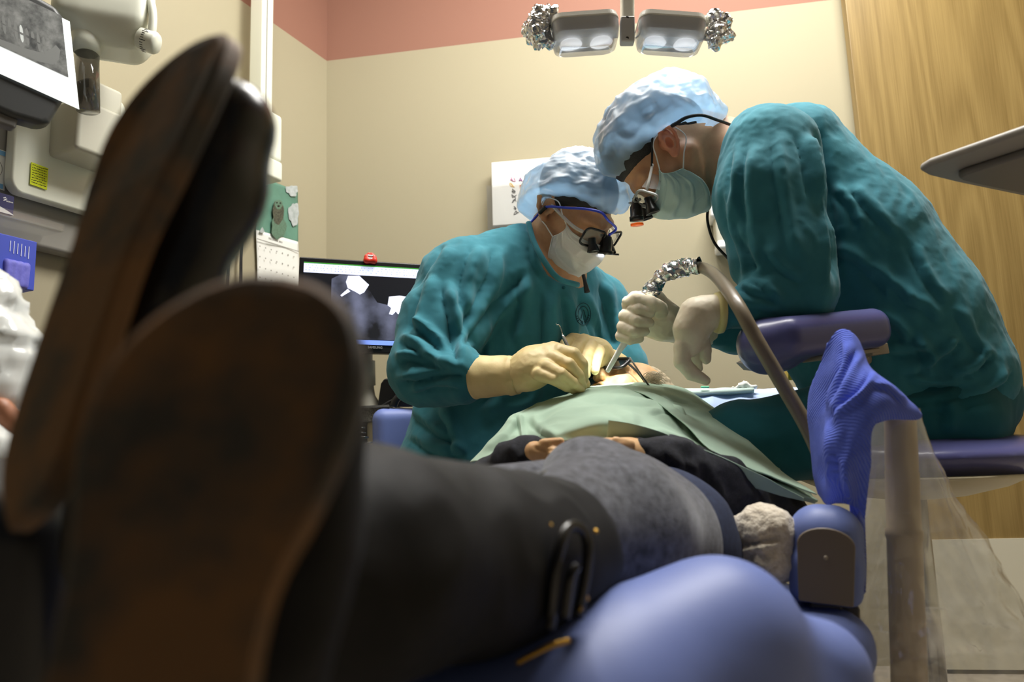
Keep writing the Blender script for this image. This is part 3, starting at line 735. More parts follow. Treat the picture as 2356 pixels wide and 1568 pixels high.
# wind-up teeth on top of the monitor
t = empty('toy_teeth', W(853, 600, 2.04), 'small red toy teeth with white rows perched on the monitor', 'toy')
c = W(852, 592, 2.04); s = SDF(.0018)
red = M('toy_red', srgb(205, 50, 30), .35)
s.chainw([np.r_[c - ex * .010 - UZ * .006, .004], np.r_[c - ex * .010 + UZ * .003, .004], np.r_[c - ex * .004 + UZ * .009, .004], np.r_[c + ex * .004 + UZ * .009, .004], np.r_[c + ex * .010 + UZ * .003, .004], np.r_[c + ex * .010 - UZ * .006, .004]], .003)
s.cone(c - ex * .010 - UZ * .010, c + ex * .010 - UZ * .010, .004, .004)
V, Q = s.mesh(1); mk('gums', V, Q, red, t)
MB().add(*box(c - UZ * .004 + n * .004, ex, n, UZ, .008, .003, .002)).add(*box(c + UZ * .004 + n * .004, ex, n, UZ, .007, .003, .002)).build('teeth', white_pl, t, bevel=.0008)
# black desk things beside the stand
t = tag(MB().add(*prism([W(*p, 2.02) for p in ((868, 936), (876, 882), (884, 871), (905, 870), (935, 900), (950, 936))], -FW * -1, .06)).build('file_rack', black_pl, bevel=.003), 'black plastic rack on the counter behind the dentist\'s elbow', 'rack')
mb = MB(); mb.add(*tube([W(880, 934, 1.98), W(900, 922, 1.98), W(930, 912, 1.98), W(960, 914, 1.98)], .004, 20, 8))
mb.add(*tube([W(905, 934, 1.97), W(915, 915, 1.97), W(945, 900, 1.97), W(975, 905, 1.97)], .010, 20, 10)); tag(mb.build('coiled_cable', black_rub, None, True), 'black cable coil lying on the counter in front of the rack', 'cable')
# steel instruments low by the counter
mb = MB(); rr = np.random.RandomState(9)
for i in range(5):
    p = W(838 + rr.uniform(-12, 12), 985 + i * 9, 1.95); mb.add(*cyl(p - RT * .02, p + RT * (.012 + rr.uniform(0, .006)) + UP * rr.uniform(-.004, .008), .003, .0022, 10))
tag(mb.build('steel_fittings', steel, None, True), 'cluster of shiny steel fittings beside the dentist\'s stool backrest', 'fittings')

# ================================================================== things on the back wall
t = empty('brochure_holder', onback(1200, 520), 'clear acrylic brochure holder on the back wall behind the dentist', 'holder')
hl, hr = onback(1120, 430, .05), onback(1330, 430, .05); wd = (hr - hl) @ bdir; zc = [onback(1150, y, .05)[2] for y in (424, 640)]
hc_ = (hl + hr) / 2 * [1, 1, 0]
MB().add(*box(hc_ + UZ * sum(zc) / 2, bdir, bn, UZ, wd / 2, .001, (zc[0] - zc[1]) / 2)).build('front_sheet', clear_hard, t)
MB().add(*box(hc_ - bn * .045 + UZ * (sum(zc) / 2 + .01), bdir, bn, UZ, wd / 2, .001, (zc[0] - zc[1]) / 2)).build('rear_sheet', clear_hard, t)
for sgn in (-1, 1): MB().add(*box(hc_ - bn * .022 + bdir * sgn * wd / 2 + UZ * sum(zc) / 2, bdir, bn, UZ, .001, .022, (zc[0] - zc[1]) / 2)).build('side_sheet', clear_hard, t)
b0, b1 = onback(1131, 376, .035), onback(1311, 360, .035); bw_ = np.linalg.norm(b1 - b0); bx = nrm(b1 - b0); by = nrm(np.cross(bn, bx)); by = by if by[2] > 0 else -by
bh = .22; bc = (b0 + b1) / 2 - by * bh / 2
bd = tag(MB().add(*box(bc, bx, bn, by, bw_ / 2, .011, bh / 2)).build('ring_binder', M('binder_white', srgb(228, 226, 222), .4), bevel=.003), 'white binder with rows of small coloured drawings standing in the wall holder', 'binder')
def pxb(px, py, off=.0118):
    o = bc + bn * off; v = W(px, py, 1) - CAM; return CAM + v * ((o - CAM) @ bn) / (v @ bn)
inks = [M('ink_black', srgb(50, 48, 46), .7), M('ink_purple', srgb(150, 80, 150), .7), M('ink_orange', srgb(225, 120, 40), .7), M('ink_blue', srgb(110, 120, 200), .7), M('ink_pink', srgb(200, 130, 170), .7), M('ink_yellow', srgb(230, 180, 60), .7)]
mb = MB(); rr = np.random.RandomState(11)
def squig(cx, cy, w, h, m, k=6, r=.0011):
    pts = [pxb(cx + rr.uniform(-w, w), cy + rr.uniform(-h, h)) for _ in range(k)]; mb.add(*tube(pts, r, 26, 5), m=m)
for cx, cy, m in ((1180, 413, 4), (1179, 426, 5), (1183, 439, 0), (1183, 450, 0), (1184, 462, 0), (1184, 476, 0), (1188, 490, 0), (1198, 412, 1), (1198, 431, 2), (1204, 451, 0), (1206, 470, 0), (1208, 488, 0), (1227, 405, 2), (1229, 402, 5), (1229, 424, 3), (1231, 436, 3), (1254, 407, 4), (1262, 430, 0), (1252, 420, 4)):
    squig(cx, cy, 6, 6, m)
mb.build('cover_print', inks, bd, True)
b2 = tag(MB().add(*box(pxb(1215, 560, .014), bx, bn, by, .09, .001, .045)).build('photo_leaflet', M('leaflet_photo', srgb(205, 150, 115), .5, srgb(90, 70, 60), 16)), 'leaflet with a skin-toned photograph in the holder just above the dentist\'s shoulder', 'leaflet')
# dispenser behind the assistant
t = empty('soap_dispenser', onback(1670, 580), 'white and grey plastic dispenser on the back wall behind the assistant\'s chest', 'dispenser')
c = onback(1672, 515, .05); hz0 = .052
w_ = onback(1632, 515, .05); hw = abs((c - w_) @ bdir)
MB().add(*box(c + UZ * .035, bdir, bn, UZ, hw, .05, .025)).build('lid', white_pl, t, bevel=.012, seg=4)
MB().add(*box(c - UZ * .03 + bdir * .008, bdir, bn, UZ, hw - .006, .042, .05)).build('body_shell', ivory_d, t, bevel=.01, seg=4)
MB().add(*box(c - UZ * .075 + bdir * .01, bdir, bn, UZ, hw - .004, .046, .014)).build('spout', white_pl, t, bevel=.008, seg=3)
# ================================================================== figures: heads, caps, masks, hands
class Head:
    """local frame: X the person's right, Y forward, Z crown; metres"""
    def __init__(s, c, f, u, sc=1.0):
        s.c = np.asarray(c, float); s.y = nrm(f); s.z = nrm(u - s.y * (np.asarray(u) @ s.y)); s.x = np.cross(s.y, s.z); s.s = sc
        s.R = np.array([s.x, s.y, s.z])
    def __call__(s, x, y, z): return s.c + s.s * (s.x * x + s.y * y + s.z * z)
    def many(s, P): return s.c + s.s * (np.asarray(P) @ s.R)
    def local(s, V): return ((V - s.c) @ s.R.T) / s.s
def head_sdf(S, H, mouth_open=0.0, ears=(-1, 1)):
    k = H.s; R = H.R
    S.ell(H(0, -.015, .042), np.array([.074, .097, .085]) * k, R, .02)
    S.ell(H(0, .03, -.02), np.array([.064, .062, .082]) * k, R, .02)
    for sg in (-1, 1):
        S.cone(H(sg * .054, .0, -.048), H(sg * .022, .066, -.095), .020 * k, .018 * k, .03)
        S.ball(H(sg * .046, .062, -.018), .022 * k, .02)
        S.cone(H(sg * .045, .074, .026), H(sg * .012, .088, .024), .011 * k, .011 * k, .014)
    S.ball(H(0, .074, -.098), .021 * k, .025)
    S.cone(H(0, .088, .012), H(0, .112, -.030), .009 * k, .0125 * k, .012)
    for sg in (-1, 1):
        S.ball(H(sg * .0125, .101, -.034), .0088 * k, .007)
        S.ball(H(sg * .033, .108, .006), .019 * k, .012, True)
        S.ell(H(sg * .032, .078, .005), np.array([.0145, .0125, .0115]) * k, R, .003)
    for sg in (-1, 1): S.ball(H(sg * .0065, .109, -.0405), .0034 * k, .003, True)
    o = mouth_open
    S.cone(H(-.018, .088, -.056 + o * .3), H(.018, .088, -.056 + o * .3), .0065 * k, .0065 * k, .006)
    S.cone(H(-.016, .087, -.068 - o), H(.016, .087, -.068 - o), .0072 * k, .0072 * k, .006)
    if o: S.ell(H(0, .098, -.062 - o * .35), np.array([.019, .03, .006 + o * .5]) * k, R, .004, True)
    else: S.ell(H(0, .100, -.062), np.array([.022, .009, .0016]) * k, R, .002, True)
    for sg in ears:  # ears: rim, bowl, lobe
        rim = [(.0, .010, -.004), (-.002, .004, .024), (.006, -.008, .034), (.010, -.022, .028), (.010, -.028, .010), (.006, -.022, -.012), (.002, -.010, -.028), (.0, .002, -.030)]
        P = [H(sg * (.076 + a * 2.0), b - .006, c + .002) for a, b, c in rim]
        for a, b in zip(P, P[1:]): S.cone(a, b, .0056 * k, .0056 * k, .004)
        S.ell(H(sg * .077, -.012, .003), np.array([.005, .018, .026]) * k, R, .004)
        S.ball(H(sg * .078, -.003, -.029), .0075 * k, .005)
        S.ell(H(sg * .094, -.008, .004), np.array([.013, .011, .018]) * k, R, .005, True)
        S.cone(H(sg * .079, .001, -.004), H(sg * .080, -.012, .014), .0035 * k, .003 * k, .004)
def bouffant(name, H, parent, mat, rx=.118, ry=.138, rz=.118, tilt=-.42, cz=.05, cy=-.012, seed=1, puff=.012, band=(.080, .102), sag=(0, 0, 0), nt=150, nv=70, cx=0):
    ct, st = math.cos(tilt), math.sin(tilt)
    V = []
    for j in range(nv):
        v = j / (nv - 1); ph = v * math.radians(112)
        for i in range(nt):
            th = 2 * math.pi * i / nt; d = np.array([math.sin(ph) * math.cos(th), math.sin(ph) * math.sin(th), math.cos(ph)])
            p = d * [rx, ry, rz]
            p = p + np.array([0, 0, .044 * math.cos(th) ** 2 * v * v])
            b = max(0, (v - .80) / .20); b = b * b * (3 - 2 * b)
            e = np.array([band[0] * math.cos(th), band[1] * math.sin(th), -.042 + .042 * math.cos(th) ** 2])
            g = 1 + .05 * math.sin(th * 26 + seed) * b
            p = p * (1 - b) + e * g * b; V.append(p)
    V = np.array(V)
    i = np.arange(nv - 1)[:, None] * nt + np.arange(nt)[None, :]; j = np.arange(nv - 1)[:, None] * nt + (np.arange(nt)[None, :] + 1) % nt
    Q = np.stack([i.ravel(), (i + nt).ravel(), (j + nt).ravel(), j.ravel()], 1)
    N = V / np.linalg.norm(V, axis=1)[:, None]
    vv = np.repeat(np.linspace(0, 1, nv), nt); am = np.clip((1.0 - vv) / .16, 0, 1)
    V = V + N * (am * (puff * noise(V, .10, seed) + puff * .55 * ridged(V, (.09, .12, .09), seed + 3) + .0030 * ridged(V, .035, seed + 5) + .0010 * ridged(V, .014, seed + 8)))[:, None]
    V = V + np.outer(am * np.clip(V[:, 1] * -6 + .4, 0, 1), sag)
    V = np.stack([V[:, 0], V[:, 1] * ct - V[:, 2] * st, V[:, 1] * st + V[:, 2] * ct], 1) + [cx, cy, cz]
    return mk(name, H.many(V), Q, mat, parent)
def mask(name, H, parent, mat, strap_mat, pleat=.0022, rows=None):
    if rows is None:
        rows = [[(.072, .060, .000), (.060, .082, -.008), (.030, .109, -.010), (0, .124, -.006)],
                [(.074, .066, -.010), (.067, .082, -.026), (.036, .118, -.036), (0, .136, -.036)],
                [(.075, .058, -.028), (.067, .072, -.066), (.036, .106, -.084), (0, .120, -.088)],
                [(.075, .044, -.045), (.064, .054, -.095), (.032, .080, -.128), (0, .090, -.134)]]
        rows = [r + [(-x, y, z) for x, y, z in r[-2::-1]] for r in rows]
    V, Q = patch([[H(*p) for p in r] for r in rows], 60, 60); Q2 = Q
    N = vnormals(V, Q); out = (N * (V - H(0, .02, -.05))).sum(1)
    if out.sum() < 0: Q2 = Q[:, ::-1].copy(); N = -N
    v = np.repeat(np.linspace(0, 1, 60), 60); u = np.tile(np.linspace(0, 1, 60), 60)
    pl = (np.abs(((v * 4.3) % 1) - .15) < .12) * 1.0
    sidew = np.sin(u * math.pi) ** .5
    V = V + N * (pleat * pl * np.clip(1.3 - sidew, .35, 1) + .003 * noise(V, .03, 2) * sidew + .002 * ridged(V, .035, 5))[:, None]
    Vt, Qt = thicken(V, Q2, .0016)
    m = mk(name, Vt, Qt, mat, parent)
    mb = MB()
    for rr_ in (0, 59):
        L = V[rr_ * 60:(rr_ + 1) * 60]; mb.add(*tube(L[::3] , .0011, 50, 6))
    for cc in (0, 59):
        L = V[cc::60]; mb.add(*tube(L[::3], .0011, 50, 6))
    mb.build('mask_hem', mat, m, True)
    for sg in (1, -1):
        rim = rows[0][0 if sg > 0 else -1], rows[-1][0 if sg > 0 else -1]
        for a, mid in ((rim[0], (sg * .082, .012, .030)), (rim[1], (sg * .082, -.020, -.028))):
            V2, F2 = tube([H(*a), H(sg * .080, (a[1] + mid[1]) / 2 + .004, (a[2] + mid[2]) / 2), H(*mid), H(sg * .080, -.034, .012)], .0014, 24, 8)
            mk('ear_loop', V2, F2, strap_mat, m)
    return m
def glove_mesh(name, S, mat, parent, wr=.0008):
    V, Q = S.mesh(2)
    V = rumple(V, Q, [('r', .016, wr, 3), ('n', .03, wr, 4)])
    return mk(name, V, Q, mat, parent)
def loupes(H, parent, fx=.033, prescription=False, frame_mat=None, scale=1.0):
    """surgical loupes: rims, temples, two barrels, headlight with its orange filter"""
    frame_mat = frame_mat or black_pl
    lp = None
    def P(x, y, z): return H(x, y, z)
    mb = MB()
    for sg in (-1, 1):
        loop = [P(sg * fx + a * 1.0, .118 - .10 * abs(sg * fx + a) ** 1.2 * 4 + (.004 if sg else 0), .006 + b) for a, b in rrect(.0275, .022, .012, 5)]
        loop = loop + loop[:1]; mb.add(*tube(loop, .0026 * scale, smooth=False, k=8))
    mb.add(*tube([P(-.012, .113, .014), P(0, .117, .017), P(.012, .113, .014)], .003, 12, 8))
    lp = mb.build('loupes', frame_mat, parent, True)
    return lp
# ================================================================== the dentist (seated behind the patient's right shoulder)
den = empty('person', W(1130, 1050, 1.85), 'person in teal gown, white mask and black loupes bending over the patient\'s mouth', 'person')
HD = Head(W(1338, 489, 1.74), camdir(.505, -.66, .55), RT * .43 + UP * .75 - FW * -.5 * -1 * -1)
HD = Head(W(1320, 489, 1.74), camdir(.505, -.66, .55), RT * .43 + UP * .75 - FW * .5, .96)
S = SDF(.0032); head_sdf(S, HD)
nk = W(1262, 640, 1.80)
S.cone(HD(0, -.03, -.05), nk, .058, .066, .03)
S.chain([(1262, 640, 1.80, 62), (1150, 680, 1.76, 50)], .03); S.chain([(1262, 640, 1.80, 62), (1360, 690, 1.9, 50)], .03)
S.chain([(1262, 640, 1.80, 80), (1180, 860, 1.85, 110)], .03)
V, Q = S.mesh(2); mk('body', V, Q, skin_b, den)
# hair under the cap
S = SDF(.006); S.ell(HD(0, -.022, .050), np.array([.082, .104, .086]), HD.R); S.ell(HD(0, .06, -.035), np.array([.11, .075, .085]), HD.R, .01, True)
S.ell(HD(0, -.03, -.075), np.array([.09, .11, .05]), HD.R, .01, True)
V, Q = S.mesh(1); mk('hair', V, Q, hair_d, den)
# gown
S = SDF(.0052)
S.chain([(1205, 690, 1.82, 138), (1190, 800, 1.85, 172), (1150, 930, 1.87, 178)], .05)
S.chain([(1150, 930, 1.87, 178), (1112, 1090, 1.82, 196)], .05)
S.chain([(1190, 600, 1.78, 82), (1062, 652, 1.72, 94)], .05)
S.chain([(1300, 660, 1.86, 80), (1368, 700, 1.92, 72)], .05)
S.chain([(1062, 652, 1.71, 94), (1015, 745, 1.66, 90), (982, 848, 1.6, 82)], .035)
S.chain([(982, 848, 1.6, 82), (1046, 862, 1.56, 62), (1074, 866, 1.535, 50), (1094, 866, 1.525, 34)], .03)
S.chain([(1375, 710, 1.92, 68), (1428, 846, 1.86, 56)], .03)
S.chain([(1428, 846, 1.86, 56), (1385, 838, 1.79, 38)], .03)
S.cone(W(1285, 520, 1.73), W(1288, 600, 1.74), .066, .058, .012, None, True)
V, Q = S.mesh(3)
V = folds(V, Q, [
    ([(1010, 640), (975, 700), (955, 780)], 14, .010), ([(1040, 560), (1010, 620), (960, 690)], 16, .008),
    ([(1110, 560), (1080, 640), (1075, 730)], 14, .008), ([(1155, 560), (1140, 640), (1100, 720), (1060, 800)], 14, .010),
    ([(1030, 640), (1045, 720), (1060, 800), (1070, 850)], 12, .012), ([(920, 770), (960, 790), (1010, 830), (1060, 830)], 12, .012),
    ([(905, 820), (950, 815), (1000, 835)], 11, .010), ([(900, 870), (960, 860), (1040, 845), (1085, 850)], 12, .010),
    ([(935, 895), (1000, 880), (1070, 880)], 11, .007), ([(945, 730), (985, 760), (1030, 800)], 11, .010),
    ([(1240, 640), (1180, 690), (1110, 760), (1075, 830)], 16, .010), ([(1215, 620), (1205, 720), (1190, 800)], 13, .008),
    ([(1265, 660), (1270, 760), (1260, 850)], 16, .010), ([(1300, 660), (1320, 750), (1310, 820)], 11, .010),
    ([(1340, 660), (1370, 740), (1385, 800)], 12, .010), ([(1390, 640), (1410, 720), (1430, 800)], 11, .009),
    ([(1180, 820), (1160, 900), (1110, 960)], 16, .010), ([(1240, 860), (1220, 920), (1150, 940)], 14, .008),
    ([(945, 930), (1000, 980), (1060, 1010)], 13, .009), ([(940, 990), (1010, 1030), (1080, 1030)], 13, .009), ([(1010, 930), (1050, 990), (1060, 1060)], 13, .008),
    ([(1130, 780), (1120, 840), (1090, 820)], 10, .006), ([(1225, 560), (1232, 600), (1260, 650)], 8, .005)], 1.25)
V = rumple(V, Q, [('r', (.10, .10, .16), .0022, 2), ('n', .06, .002, 6), ('r', (.03, .035, .05), .0010, 9), ('r', .015, .0004, 10)])
gown_d = mk('gown', V, Q, scrub, den)
# neckband, front placket, embroidered badge
V, Fc = tube([W(1216, 512, 1.705), W(1228, 555, 1.675), W(1252, 600, 1.655), W(1285, 640, 1.66), W(1330, 655, 1.70)], .0065, 30, 8); mk('neckband', V, Fc, scrub, gown_d)
mb = MB(); bcx, bcy = 1342, 722
def gsurf(px, py, lift=.004):
    qx, qy, qd = proj(GV); k = np.argsort((qx - px) ** 2 + (qy - py) ** 2 + (GN @ FW > 0) * 1e6)[:3]; return W(px, py, qd[k].mean() - lift)
GV, GN = V_, N_ = (lambda o: (np.array([v.co[:] for v in o.data.vertices]) + WLOC[o.name], None))(gown_d)
_q = np.array([p.vertices[:] for p in gown_d.data.polygons]); GN = vnormals(GV, _q)
for r in (22, 15):
    mb.add(*tube([gsurf(bcx + r * .78 * math.cos(a), bcy + r * 1.15 * math.sin(a)) for a in np.linspace(0, 2 * math.pi, 22)], .0009, 50, 5))
mb.add(*tube([gsurf(1337, 732), gsurf(1342, 712), gsurf(1348, 730)], .0009, 12, 5)); 
for a in np.linspace(.2, 2.9, 12): mb.add(*tube([gsurf(bcx + 16 * .78 * math.cos(a), bcy + 16 * 1.15 * math.sin(a)), gsurf(bcx + 20 * .78 * math.cos(a), bcy + 20 * 1.15 * math.sin(a))], .0008, 4, 5))
mb.build('badge_stitching', M('badge_thread', srgb(22, 62, 74), .9), gown_d, True)
mb = MB(); mb.add(*cyl(gsurf(1297, 661, .002), gsurf(1297, 661, .006), .004, n=14)); mb.build('snap', scrub_d, gown_d, True)
# cap, mask
bouffant('bouffant_cap', HD, den, cap_m, .120, .140, .118, .72, .026, -.010, 3, .010, sag=(.012, -.008, -.012), cx=-.010)
mask('face_mask', HD, den, mask_w, white_pl)
# loupes
lp = loupes(HD, den)
clear_t = film_material('clear_temple', (.8, .82, .8, 1), .55, .06)
lens_m = film_material('spectacle_lens', (.8, .82, .8, 1), .9, .03)
for sg in (-1, 1):
    V, Fc = tube([HD(sg * .060, .104, .012), HD(sg * .074, .075, .010), HD(sg * .082, .0, .012)], .0042, 20, 8); mk('temple', V, Fc, clear_t, lp)
    poly = [HD(sg * .033 + a, .118 - .4 * abs(sg * .033 + a) ** 1.2, .006 + b) for a, b in rrect(.0245, .0175, .011, 5)]
    MB().add(*prism(poly, HD.y, .0015)).build('lens', lens_m, lp)
    a = HD(sg * .029, .113, -.001); dv = nrm(HD.y * .75 - HD.z * .66)
    V, Fc = lathe(a - dv * .004, a + dv * .026, [(0, .0085), (.45, .0085), (.5, .010), (.95, .0135), (1, .0135), (1, .0115), (.9, .0108)], 24); mk('magnifier', V, Fc, black_pl, lp)
    V, Fc = cyl(a + dv * .0225, a + dv * .024, .0108); mk('magnifier_glass', V, Fc, M('coated_glass', (.25, .32, .36, 1), .05, metal=.8), lp)
a = HD(-.004, .122, .012); dv = nrm(HD.y * .55 - HD.z * .84)
V, Fc = lathe(a - dv * .008, a + dv * .034, [(0, .006), (.1, .011), (.5, .0125), (.78, .0135), (.8, .0175), (1, .018), (1, .015), (.93, .0145)], 28); hl_ = mk('headlight', V, Fc, black_pl, lp)
V, Fc = cyl(a + dv * .031, a + dv * .0325, .0148); mk('headlight_lens', V, Fc, M('headlight_glow', (.9, .95, 1, 1), .2, emit=(.85, .92, 1, 1), estr=5), lp)
a2 = a + dv * .030 - HD.x * .026
V, Fc = lathe(a2, a2 + dv * .004, [(0, .012), (0, .0135), (1, .0135), (1, .012)], 24); mk('filter_ring', V, Fc, black_pl, lp)
V, Fc = cyl(a2 + dv * .001, a2 + dv * .003, .012); mk('orange_filter', V, Fc, M('amber_glass', srgb(240, 100, 20), .15, emit=srgb(240, 90, 10), estr=.25), lp)
blue_rub = M('blue_cord', srgb(40, 60, 190), .4)
V, Fc = tube([a + HD.z * .010, HD(-.006, .128, .045), W(1398, 505, 1.60), W(1382, 488, 1.60), W(1345, 480, 1.62), W(1305, 478, 1.645), W(1262, 475, 1.68), W(1246, 484, 1.70), W(1232, 500, 1.72), W(1216, 516, 1.71)], .0028, 60, 10); mk('blue_cord', V, Fc, blue_rub, lp)
V, Fc = tube([W(1256, 476, 1.685), W(1250, 481, 1.69), W(1242, 489, 1.70)], .005, 8, 10); mk('cord_clip', V, Fc, black_rub, lp)
V, Fc = tube([W(1342, 632, 1.665), W(1346, 648, 1.66), W(1351, 672, 1.655)], [.004, .004, .0065], 16, 8); mk('cord_end', V, Fc, black_rub, lp)
# near glove (his right hand)
S = SDF(.0019); K = .0028
S.chain([(1180, 865, 1.50, 42), (1225, 846, 1.485, 42), (1262, 832, 1.48, 36)], .02)
S.chain([(1225, 826, 1.50, 30), (1272, 812, 1.49, 25)], .015)
S.chain([(1215, 862, 1.475, 34), (1255, 850, 1.46, 26)], .015)
S.chain([(1272, 808, 1.49, 23), (1318, 816, 1.475, 17.5), (1337, 838, 1.475, 16), (1344, 874, 1.49, 10)], K)
S.chain([(1268, 824, 1.465, 21), (1308, 838, 1.445, 16), (1330, 862, 1.452, 13.5), (1342, 888, 1.48, 9)], K)
S.chain([(1256, 844, 1.445, 19), (1292, 860, 1.425, 14.5), (1318, 880, 1.436, 12), (1338, 898, 1.47, 8.5)], K)
S.chain([(1240, 860, 1.44, 17), (1274, 872, 1.425, 13.5), (1302, 889, 1.44, 11), (1330, 902, 1.48, 8)], K)
S.chain([(1250, 840, 1.53, 20), (1300, 836, 1.545, 16), (1334, 862, 1.54, 13), (1350, 884, 1.53, 9)], K)
glove_mesh('glove', S, glove_y, den, .0004)
g = den.children[-1]
V, Fc = lathe(W(1092, 867, 1.525), W(1192, 862, 1.495), [(i / 24, .0430 - .0055 * i / 24 + (.0012 if i in (0, 1) else 0) + (.001 if i in (20, 21) else 0)) for i in range(25)], 60)
Fq = np.array([f for f in Fc if len(f) == 4]); V = rumple(V, Fq, [('r', .04, .0012, 3), ('n', .03, .0012, 4)]); mk('glove_cuff', V, Fc, glove_y, g)
# far glove (his left hand) holding the explorer
S = SDF(.0021)
S.chain([(1400, 842, 1.78, 34), (1372, 814, 1.74, 34), (1342, 794, 1.72, 27)], .018)
S.chain([(1322, 782, 1.71, 19), (1303, 792, 1.67, 15), (1297, 818, 1.64, 13), (1308, 840, 1.61, 9.5)], K)
S.chain([(1340, 788, 1.70, 19), (1326, 806, 1.655, 15), (1322, 834, 1.63, 12), (1330, 852, 1.61, 9)], K)
S.chain([(1358, 797, 1.70, 19), (1349, 820, 1.655, 15), (1347, 846, 1.63, 12), (1350, 862, 1.62, 9)], K)
S.chain([(1376, 808, 1.70, 17), (1371, 830, 1.66, 13.5), (1369, 852, 1.64, 10)], K)
S.chain([(1352, 812, 1.73, 18), (1314, 818, 1.69, 14), (1304, 834, 1.65, 11)], K)
glove_mesh('glove', S, glove_y, den, .0004)
S = SDF(.003); S.chain([(1412, 846, 1.80, 40), (1396, 836, 1.78, 37)], .01); V, Q = S.mesh(1); mk('glove_cuff', V, Q, glove_y, den.children[-1])
# explorer
ex_ = empty('dental_explorer', W(1300, 790, 1.62), 'thin steel dental explorer with a hooked tip in the dentist\'s gloved fingers', 'dental tool')
V, Fc = lathe(W(1293, 768, 1.60), W(1338, 862, 1.55), [(0, .0018), (.06, .0034), (.12, .0038), (.9, .0038), (1, .002)], 16); mk('handle', V, Fc, steel, ex_)
V, Fc = tube([W(1294, 769, 1.60), W(1290, 755, 1.605), W(1286, 747, 1.605), W(1281, 747, 1.605), W(1279, 743, 1.605)], [.0016, .0012, .0006], 20, 8); mk('hook_tip', V, Fc, steel, ex_)
# dentist's stool
st = empty('stool', W(1090, 1300, 1.9) * [1, 1, 0], 'stool with a blue-violet backrest and cream shell behind the dentist', 'stool')
R = np.array([camdir(.95, 0, -.3), camdir(.3, .1, .95), UZ])
S = SDF(.006); S.box(W(960, 1040, 1.98), (.115, .03, .115), R, .03, .01); V, Q = S.mesh(2); mk('backrest', V, Q, vinyl, st)
S = SDF(.006); S.box(W(945, 1062, 2.04), (.115, .028, .125), R, .028, .01); V, Q = S.mesh(2); mk('backrest_shell', V, Q, M('cream_shell', srgb(215, 208, 180), .4), st)
sc_ = W(1110, 1170, 1.88); sc_[2] = .40
S = SDF(.008); S.ell(sc_, (.2, .2, .045), None, .01); V, Q = S.mesh(1); mk('seat', V, Q, vinyl, st)
MB().add(*cyl(sc_ * [1, 1, 0] + UZ * .08, sc_ - UZ * .03, .03)).build('column', steel, st, True)
mb = MB()
for i in range(5):
    a = 2 * math.pi * i / 5; d = np.array([math.cos(a), math.sin(a), 0]); mb.add(*tube([sc_ * [1, 1, 0] + UZ * .09, sc_ * [1, 1, 0] + UZ * .075 + d * .15, sc_ * [1, 1, 0] + UZ * .05 + d * .26], .016, 8, 8))
    mb.add(*cyl(sc_ * [1, 1, 0] + UZ * .025 + d * .26 - np.cross(d, UZ) * .012, sc_ * [1, 1, 0] + UZ * .025 + d * .26 + np.cross(d, UZ) * .012, .025))
mb.build('star_base', black_pl, st, True)
# ================================================================== the assistant (leaning in from the right)
asn = empty('person', W(2150, 1100, 1.52), 'person in teal gown and mint mask leaning in from the right holding the suction', 'person')
HA = Head(W(1520, 351, 1.58), camdir(-.30, -.95, .06), RT * -.95 + UP * .32 + FW * .0, .97)
S = SDF(.0030); head_sdf(S, HA, ears=(1,))
S.cone(HA(0, -.03, -.040), W(1700, 385, 1.60), .070, .080, .03, (FW, .68))
S.cone(HA(0, -.05, .0), W(1700, 350, 1.60), .055, .065, .03, (FW, .72))
S.chain([(1700, 385, 1.58, 80), (1850, 480, 1.60, 70), (1980, 640, 1.60, 80)], .03)
V, Q = S.mesh(2); bod = mk('body', V, Q, skin_b, asn)
def ear_pt(p, q, w=0.0):
    return W(1541, 327, 1.499) + (RT * (-.87 * p - .49 * q) + UP * (-.49 * p + .87 * q)) * .00102 - (FW * .97 - RT * .25) * (w * .001)
S = SDF(.0011); RE = np.array([RT * -.87 - UP * .49, RT * -.49 + UP * .87, -FW])
S.ell(ear_pt(-1, 2, -4), (.0145, .028, .0045), RE, .004); S.cone(ear_pt(2, 2, -10), ear_pt(0, 0, -4), .014, .013, .006)
S.chainw([np.r_[ear_pt(*a), r] for a, r in (((8, 3, 0), .0022), ((13, 14, 0), .0028), ((9, 26, 1), .0032), ((-2, 31, 1.5), .0034), ((-13, 26, 2), .0034), ((-17, 12, 2), .0033), ((-15, -4, 1.5), .0031), ((-9, -18, .5), .0031), ((-1, -27, 0), .0038))], .003)
S.chainw([np.r_[ear_pt(*a), .0028] for a in ((-4, 21, -.5), (-8, 9, -.5), (-7, -5, -.5), (-2, -13, -.5))], .003)
S.ell(ear_pt(2, -22, -1), (.0085, .0095, .0042), RE, .004); S.cone(ear_pt(10, -5, -2), ear_pt(9, 0, -1), .0042, .003, .003)
S.ell(ear_pt(2.5, 0, 2.5), (.0072, .0105, .0062), RE, .003, True)
V, Q = S.mesh(1); mk('ear', V, Q, M('skin_ear', srgb(222, 152, 120), .5, srgb(208, 132, 102), 40, sss=.15), bod)
S = SDF(.005); S.ell(HA(0, -.022, .050), np.array([.0795, .103, .088]), HA.R)
S.ell(HA(0, .075, -.045), np.array([.12, .085, .095]), HA.R, .01, True); S.ell(HA(0, -.05, -.085), np.array([.1, .1, .045]), HA.R, .012, True)
S.ell(HA(0, -.078, -.012), np.array([.060, .046, .058]), HA.R, .015)
S.cone(HA(-.09, -.006, -.004), HA(.09, -.006, -.004), .034, .034, .012, None, True)
V, Q = S.mesh(1); V = rumple(V, Q, [('n', .006, .0006, 1)]); mk('hair', V, Q, hair_d, asn)
